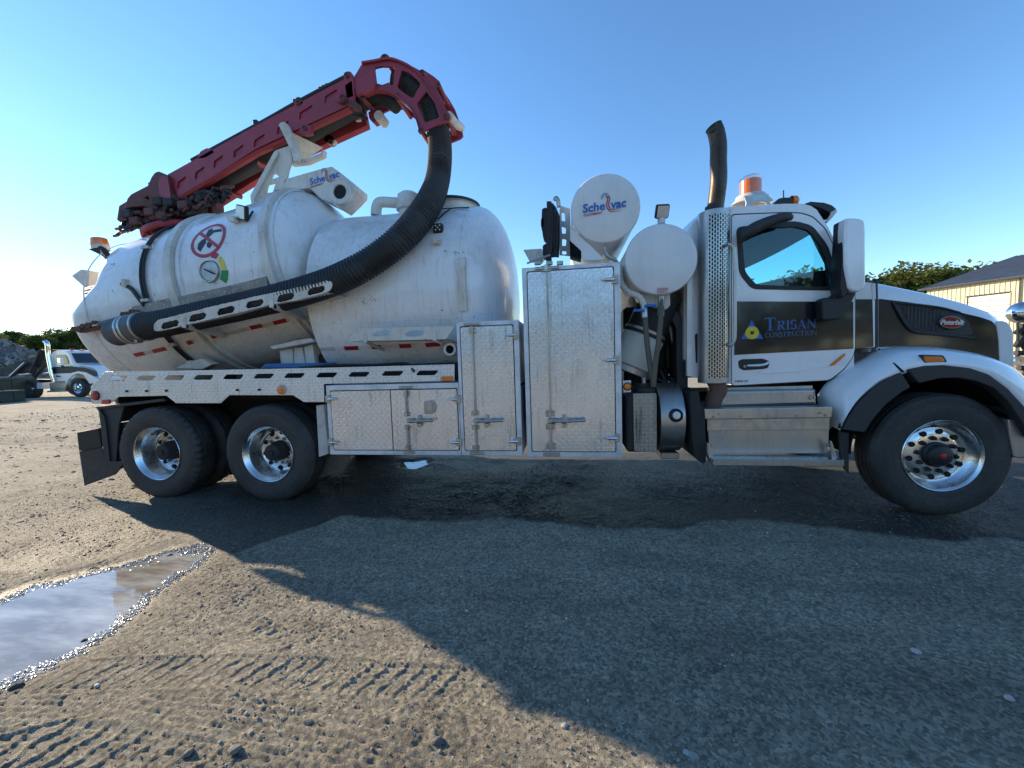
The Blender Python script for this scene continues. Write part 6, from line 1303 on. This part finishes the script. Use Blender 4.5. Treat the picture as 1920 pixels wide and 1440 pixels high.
# ---- rubble heap
hc = atd(-75, 40); hp_ = 6.0
def heapz(x, y): d = math.hypot((x-hc.x)/13.5, (y-hc.y)/10); return hp_*max(0, 1-d)*(1+.18*mnoise.noise(Vector((x*.35, y*.35, 3))))
n_ = 40; vs = [(hc.x+(i/n_-.5)*28, hc.y+(j/n_-.5)*22, 0) for i in range(n_+1) for j in range(n_+1)]; vs = [(x, y, heapz(x, y)-.15) for x, y, z in vs]
fs = [(i*(n_+1)+j, (i+1)*(n_+1)+j, (i+1)*(n_+1)+j+1, i*(n_+1)+j+1) for i in range(n_) for j in range(n_)]
parts = [(vs, fs)]
for i in range(2600):
    x = hc.x+g_.uniform(-13, 13); y = hc.y+g_.uniform(-10, 4); z = heapz(x, y)
    if z < .05: continue
    s = .10+.28*g_.random()**2; v_, f_ = boxvf(-s, s, -s*g_.uniform(.5, 1), s*g_.uniform(.5, 1), -s*.35, s*.3); E_ = Matrix.Rotation(g_.uniform(0, 6), 3, Vector(g_.normal(size=3))); parts.append(([E_@Vector(p)+Vector((x, y, z)) for p in v_], f_))
t = NT('broken_concrete'); gi = t.node('ShaderNodeNewGeometry').outputs['Random Per Island']; t.set(Base_Color=t.mix(t.noise(3), t.ramp(gi, [(0, (.14, .14, .145)), (.6, (.28, .275, .27)), (1, (.44, .42, .40))]), (.16, .14, .13)), Roughness=.9); M['rubble'] = t.m
tag(mo('rubble_heap', *joined(parts), 'rubble'), 'heap of broken grey concrete rubble at the far left of the yard', 'rubble heap', kind='stuff')
# ---- parked roll-off truck
YP = 14.2; PT0 = W(145, 745, YP); PT = empty('parked_truck', (PT0.x, YP+1.1, 0), 'distant white roll-off truck with black stripe and raised dark hoist behind the tank tail', 'truck')
def q(name, px, dy, d, mat, par=None, **k): return pplate(name, px, YP+dy, d, mat, par or PT, b=.01, **k)
cabp = q('cab', [(97, 665), (100, 659), (108, 656.5), (122, 657.5), (127, 660), (137, 681), (140, 690), (140, 708), (128, 714), (97, 716)], 0, 2.2, 'cab', rnd=.05)
q('bonnet', [(136, 680), (160, 684), (178, 691), (183, 699), (183, 716), (168, 716), (160, 706), (150, 701), (140, 703), (134, 708)], .25, 1.7, 'cab', rnd=.08)
q('wing', [(124, 722), (128, 712), (136, 704), (146, 700), (156, 703), (163, 712), (167, 719), (180, 719), (182, 716), (176, 706), (160, 698), (146, 696), (134, 699), (126, 706), (122, 716)], -.05, .5, 'cab', rnd=.03)
q('stripe', [(98.5, 688), (136, 687), (160, 690), (180, 697), (184, 706), (170, 706), (155, 700), (146, 699), (98, 701)], -.02, .02, 'blackprint', cabp); q('stripe', [(141, 687.5), (160, 690), (180, 697), (183.5, 706), (170, 706), (155, 700), (141, 699)], .22, .03, 'blackprint', cabp)
q('side_window', [(104, 668), (106, 665.5), (120, 665), (125, 669), (129, 683), (106, 684)], -.03, .02, 'darkglass', cabp, rnd=.05)
a, b = W(127.5, 660.5, YP), W(137.5, 680.5, YP)
loft('windscreen', [[Vector((a.x+.03+.12*k, y, a.z-.05)), Vector((b.x+.03+.12*k, y, b.z))] for y, k in ((YP+.12, 0), (YP+.6, .8), (YP+1.1, 1), (YP+1.6, .8), (YP+2.08, 0))], 'darkglass', cabp)
for i, y in enumerate((.2, .7, 1.1, 1.5, 2.0)): p = W(118, 657, YP); lathe('roof_marker', (p.x+.3, YP+y, p.z-.02), (0, 0, 1), [(.09, 0), (.09, .06), (.05, .1), (0, .1)], 'orange' if i else 'redlens', PT, 10)
tube('exhaust_stack', [W(100.5, 716, YP-.1), W(98, 706, YP-.12), W(95, 690, YP-.12), W(90, 662, YP-.12), W(88.5, 645, YP-.12), W(84, 640, YP-.12)], .10, 'chrome', PT, 14, 5)
q('mirror', [(106, 671), (113, 670), (115, 685), (107, 686)], -.5, .12, 'cab', rnd=.05); q('mirror_glass', [(107, 672), (112, 671), (113, 680), (108, 680)], -.52, .02, 'chrome')
tube('mirror_arm', [W(110, 684, YP-.45), W(116, 686, YP-.2), W(120, 688, YP)], .035, 'blackprint', PT, 6, 2)
q('step_box', [(92, 718), (126, 716), (122, 732), (94, 733)], .05, .6, 'alu', rnd=.03); q('step', [(88, 733), (124, 732), (124, 734.5), (88, 735.5)], -.1, .5, 'alu'); q('door_handle', [(105, 704), (112, 704), (112, 707), (105, 707)], -.03, .03, 'blackprint', cabp)
q('headlamp', [(170, 708), (180, 708), (182, 713), (172, 714)], .0, .3, 'chrome', rnd=.03); q('bumper', [(160, 721), (182, 720), (184, 732), (163, 733)], .0, 2.2, 'darksteel', rnd=.05)
def bgwheel(u, dy, far=False):
    x = W(u, 730, YP).x; v_, f_ = lathevf((0, 0, 0), (0, 1, 0), [(.30, .02), (.42, .0), (.50, .03), (.52, .08), (.52, .26), (.45, .30)], 40); o = put('wheel', mesh(v_, f_), 'rubber', PT, 30, (x, YP+dy, .52))
    v_, f_ = lathevf((0, 0, 0), (0, 1, 0), [(.305, .02), (.28, .03), (.25, .14), (.12, .12), (.11, .02), (0, .0)], 28); put('rim', mesh(v_, f_), 'chrome', o, 40, (x, YP+dy, .52))
bgwheel(145, .0); bgwheel(145, 1.9); bgwheel(56, .0); bgwheel(40, .0); bgwheel(56, 1.9)
q('hoist_frame', [(-20, 697), (0, 690), (66, 668), (78, 656), (88, 655), (90, 674), (86, 683), (60, 694), (30, 702), (-20, 708)], .5, .25, 'darksteel'); q('hoist_frame', [(0, 690), (66, 668), (90, 672), (60, 690), (0, 706)], 1.6, .2, 'darksteel')
for a, b in (((76, 657), (58, 700)), ((48, 680), (20, 706)), ((86, 684), (64, 708)), ((68, 688), (62, 704))): tube('hoist_ram', [W(*a, YP+.4), W(*b, YP+.4)], .08, 'darksteel' if a[0] != 48 else 'alu', PT, 8, 1)
q('chassis', [(-10, 712), (98, 712), (98, 722), (-10, 724)], .7, .8, 'darksteel'); q('body_rail', [(20, 701.5), (92, 697.5), (92, 700), (20, 704)], .45, .1, 'alu'); q('top_rail', [(76, 655), (150, 656), (150, 657.5), (76, 657)], .9, .1, 'blackprint')
q('toolbox', [(69, 718), (79, 717.5), (79, 729), (69, 729)], .0, .5, 'capwhite')
M['bin'] = worn('dark_green_bin_paint', (.025, .05, .042), (.08, .06, .045), .6, .55, 0, 0, 1)
def rollbin(u, v, Y, d, ln, label, cat='waste bin', nm='roll_off_bin'):
    p = W(u, v, Y+d); x1_, z1_ = p.x, p.z; x0_ = x1_-ln
    o = empty(nm, ((x0_+x1_)/2, Y+d/2, 0), label, cat)
    box('side_wall', x0_, x1_, Y, Y+.06, .06, z1_, 'bin', o, .01); box('side_wall', x0_, x1_, Y+d-.06, Y+d, .06, z1_, 'bin', o, .01); box('end_wall', x0_, x0_+.06, Y+.06, Y+d-.06, .06, z1_, 'bin', o, .01); box('end_door', x1_-.06, x1_, Y+.06, Y+d-.06, .06, z1_, 'bin', o, .01); box('bin_floor', x0_, x1_, Y, Y+d, .02, .06, 'bin', o, .01)
    box('top_rim', x0_-.04, x1_+.05, Y-.06, Y+.0, z1_-.10, z1_+.01, 'bin', o, .01); box('top_rim', x1_, x1_+.05, Y, Y+d, z1_-.10, z1_+.01, 'bin', o, .01)
    for k in range(3): y = Y+d*(.2+.3*k); box('door_rib', x1_, x1_+.05, y-.05, y+.05, .08, z1_-.10, 'bin', o, .01)
    for i in range(int(ln/.6)): x = x0_+.3+i*.6; box('side_rib', x-.05, x+.05, Y-.07, Y-.001, .08, z1_-.10, 'bin', o, .01)
rollbin(46, 731, 10.6, 1.8, 5.5, 'lowest dark green bin at the left edge, nearest to the yard'); rollbin(30, 708, 12.5, 1.6, 5, 'dark green bin at the left edge standing behind the lowest bin'); rollbin(69, 707, 12.7, 2.0, 4.2, 'dark green bin touching the front step of the parked truck')
# ---- barn
def onz(u, v, z): d = ray(u, v); k = (z-CH)/d.z; return EYE+d*k
ez = 7.5; E1 = onz(1738, 541, ez); E2 = onz(1920, 516, ez); dr = (E2-E1); dr.z = 0; dr.normalize(); back = Vector((-dr.y, dr.x, 0)); back = back if back.dot(E1-EYE) > 0 else -back
L = 46; E3 = E1+dr*L; dep = 34.; rise = 4.25
BN = empty('barn', tuple((E1+dr*10)*1-Vector((0, 0, ez))), 'cream ribbed metal barn with dark grey roof at the right edge', 'barn')
M['siding'] = worn('cream_metal_siding', (.62, .55, .36), (.40, .34, .22), .3, .45, 0, 0, .6); M['roofing'] = worn('dark_metal_roof', (.085, .09, .10), (.05, .05, .05), .5, .45, .3, 0, .5); M['trim'] = plain('dark_trim', (.10, .10, .11), .5); M['doorwhite'] = plain('white_overhead_door', (.72, .70, .64), .5)
def bp_(s, z, o=0.): p = E1+dr*s-back*o; return Vector((p.x, p.y, z))
du = lambda u: (lambda d: ((E1.x-EYE.x)*d.y-(E1.y-EYE.y)*d.x)/(dr.y*d.x-dr.x*d.y))(ray(u, 560))
d0, d1 = du(1813), du(1893); dzt = (lambda p: p.z)(EYE+ray(1893, 549)*((bp_(d1, 0)-EYE).dot(fw)/ray(1893, 549).dot(fw)))
vs, fs = [], []
s = 0; prof_ = []
while s < L: prof_ += [(s, 0), (s+.22, 0), (s+.24, .045), (s+.30, .045), (s+.32, 0)]; s += .34
def sheet(s_a, s_b, za, zb_, name):
    P_ = [p for p in prof_ if s_a <= p[0] <= s_b]; P_ = [(s_a, 0)]+P_+[(s_b, 0)]
    loft(name, [[bp_(a, za, o), bp_(a, zb_, o)] for a, o in P_], 'siding', BN, False)
sheet(0, d0, 0, ez, 'wall_sheet'); sheet(d1, L, 0, ez, 'wall_sheet'); sheet(d0, d1, dzt, ez, 'wall_sheet')
loft('end_wall', [[bp_(0, 0), bp_(0, ez)], [bp_(0, 0)+back*dep/2, bp_(0, ez+rise)+back*dep/2], [bp_(0, 0)+back*dep, bp_(0, ez)+back*dep]], 'siding', BN, False)
loft('end_wall', [[bp_(L, 0), bp_(L, ez)], [bp_(L, 0)+back*dep/2, bp_(L, ez+rise)+back*dep/2], [bp_(L, 0)+back*dep, bp_(L, ez)+back*dep]], 'siding', BN, False)
loft('rear_wall', [[bp_(0, 0)+back*dep, bp_(0, ez)+back*dep], [bp_(L, 0)+back*dep, bp_(L, ez)+back*dep]], 'siding', BN, False)
rfp = []
s = -.5
while s < L+.5: rfp += [(s, 0), (s+.36, 0), (s+.38, .035), (s+.42, .035), (s+.44, 0)]; s += .45
e0 = -.45
def rfpt(s, h, t_): p = bp_(s, 0)+back*(e0+(dep/2-e0)*t_); p.z = ez-.05+(rise+.12)*t_+h; return p
rf = loft('roof', [[rfpt(a, h, 0), rfpt(a, h, 1)] for a, h in rfp], 'roofing', BN, False)
loft('roof', [[rfpt(-.5, 0, 1), rfpt(-.5, 0, 1)+back*(dep/2+.5)+Vector((0, 0, -rise))], [rfpt(L+.5, 0, 1), rfpt(L+.5, 0, 1)+back*(dep/2+.5)+Vector((0, 0, -rise))]], 'roofing', BN, False)
def beam(a, b, r, mat, name): v_, f_ = sweepvf([a, b], r, 4); return mo(name, v_, f_, mat, BN)
beam(rfpt(-.5, -.08, 0), rfpt(L+.5, -.08, 0), .11, 'trim', 'gutter'); beam(rfpt(-.5, -.04, 0), rfpt(-.5, -.04, 1), .09, 'trim', 'barge_board')
dwn = du(1912); beam(bp_(dwn, 0, .08), bp_(dwn, ez-.1, .08), .08, 'trim', 'downpipe'); beam(bp_(du(1999), 0, .08), bp_(du(1999), ez-.1, .08), .08, 'trim', 'downpipe')
dd = loft('overhead_door', [[bp_(d0, 0, -.08), bp_(d0, dzt, -.08)], [bp_(d1, 0, -.08), bp_(d1, dzt, -.08)]], 'doorwhite', BN, False)
for z in np.arange(.55, dzt, .55): beam(bp_(d0, z, -.07), bp_(d1, z, -.07), .02, 'trim', 'door_joint')
beam(bp_(d0-.05, dzt+.04, .02), bp_(d1+.05, dzt+.04, .02), .06, 'trim', 'door_head'); beam(bp_(d1+.04, 0, .02), bp_(d1+.04, dzt, .02), .05, 'siding', 'door_jamb')
for v in (532, 543): p = EYE+ray(1843, v)*((bp_(du(1843), 0)-EYE).dot(fw)/ray(1843, v).dot(fw)); lathe('wall_lamp', p+back*.1, -back, [(.12, 0), (.12, .12), (.08, .2), (0, .2)], 'blackprint', BN, 12)
# ---- implement parked in front of the barn
YI_ = 5.5; c = W(1925, 690, YI_); IM = empty('steel_frame', (c.x, YI_+.4, 0), 'black tubular steel implement frame with small wheels beyond the truck nose', 'implement')
for a, b in (((1905, 625), (1935, 600)), ((1905, 650), (1930, 612)), ((1912, 612), (1960, 612)), ((1904, 662), (1980, 662)), ((1910, 690), (1990, 690)), ((1930, 600), (1930, 700)), ((1915, 640), (1945, 690)), ((1970, 610), (1970, 700))):
    tube('frame_tube', [W(*a, YI_), W(*b, YI_)], .05, 'darksteel', IM, 8, 1); 
for u, v in ((1913, 676), (1950, 676)): lathe('pulley', W(u, v, YI_-.1), (0, 1, 0), [(.02, 0), (.09, 0), (.10, .03), (.09, .06), (.02, .06)], 'chrome', IM, 18)
for u in (1925, 1975): p = W(u, 700, YI_); lathe('support_wheel', (p.x, YI_-.1, .4), (0, 1, 0), [(.05, .0), (.3, .0), (.4, .04), (.4, .18), (.3, .2), (0, .2)], 'rubber', IM, 28); tube('wheel_leg', [(p.x, YI_, .4), W(u, 690, YI_)], .05, 'darksteel', IM, 8, 1)
tube('convex_mirror_arm', [W(1909, 640, 2.25), W(1908, 600, 2.25), W(1914, 590, 2.25)], .012, 'blackprint', T, 6, 3); v_, f_ = lathevf(W(1918, 586, 2.2), (-.3, -1, 0), [(.13, -.05), (.135, 0), (.12, .04), (.06, .07), (0, .075)], 24); mo('convex_mirror', v_, f_, 'chrome', T, 60)
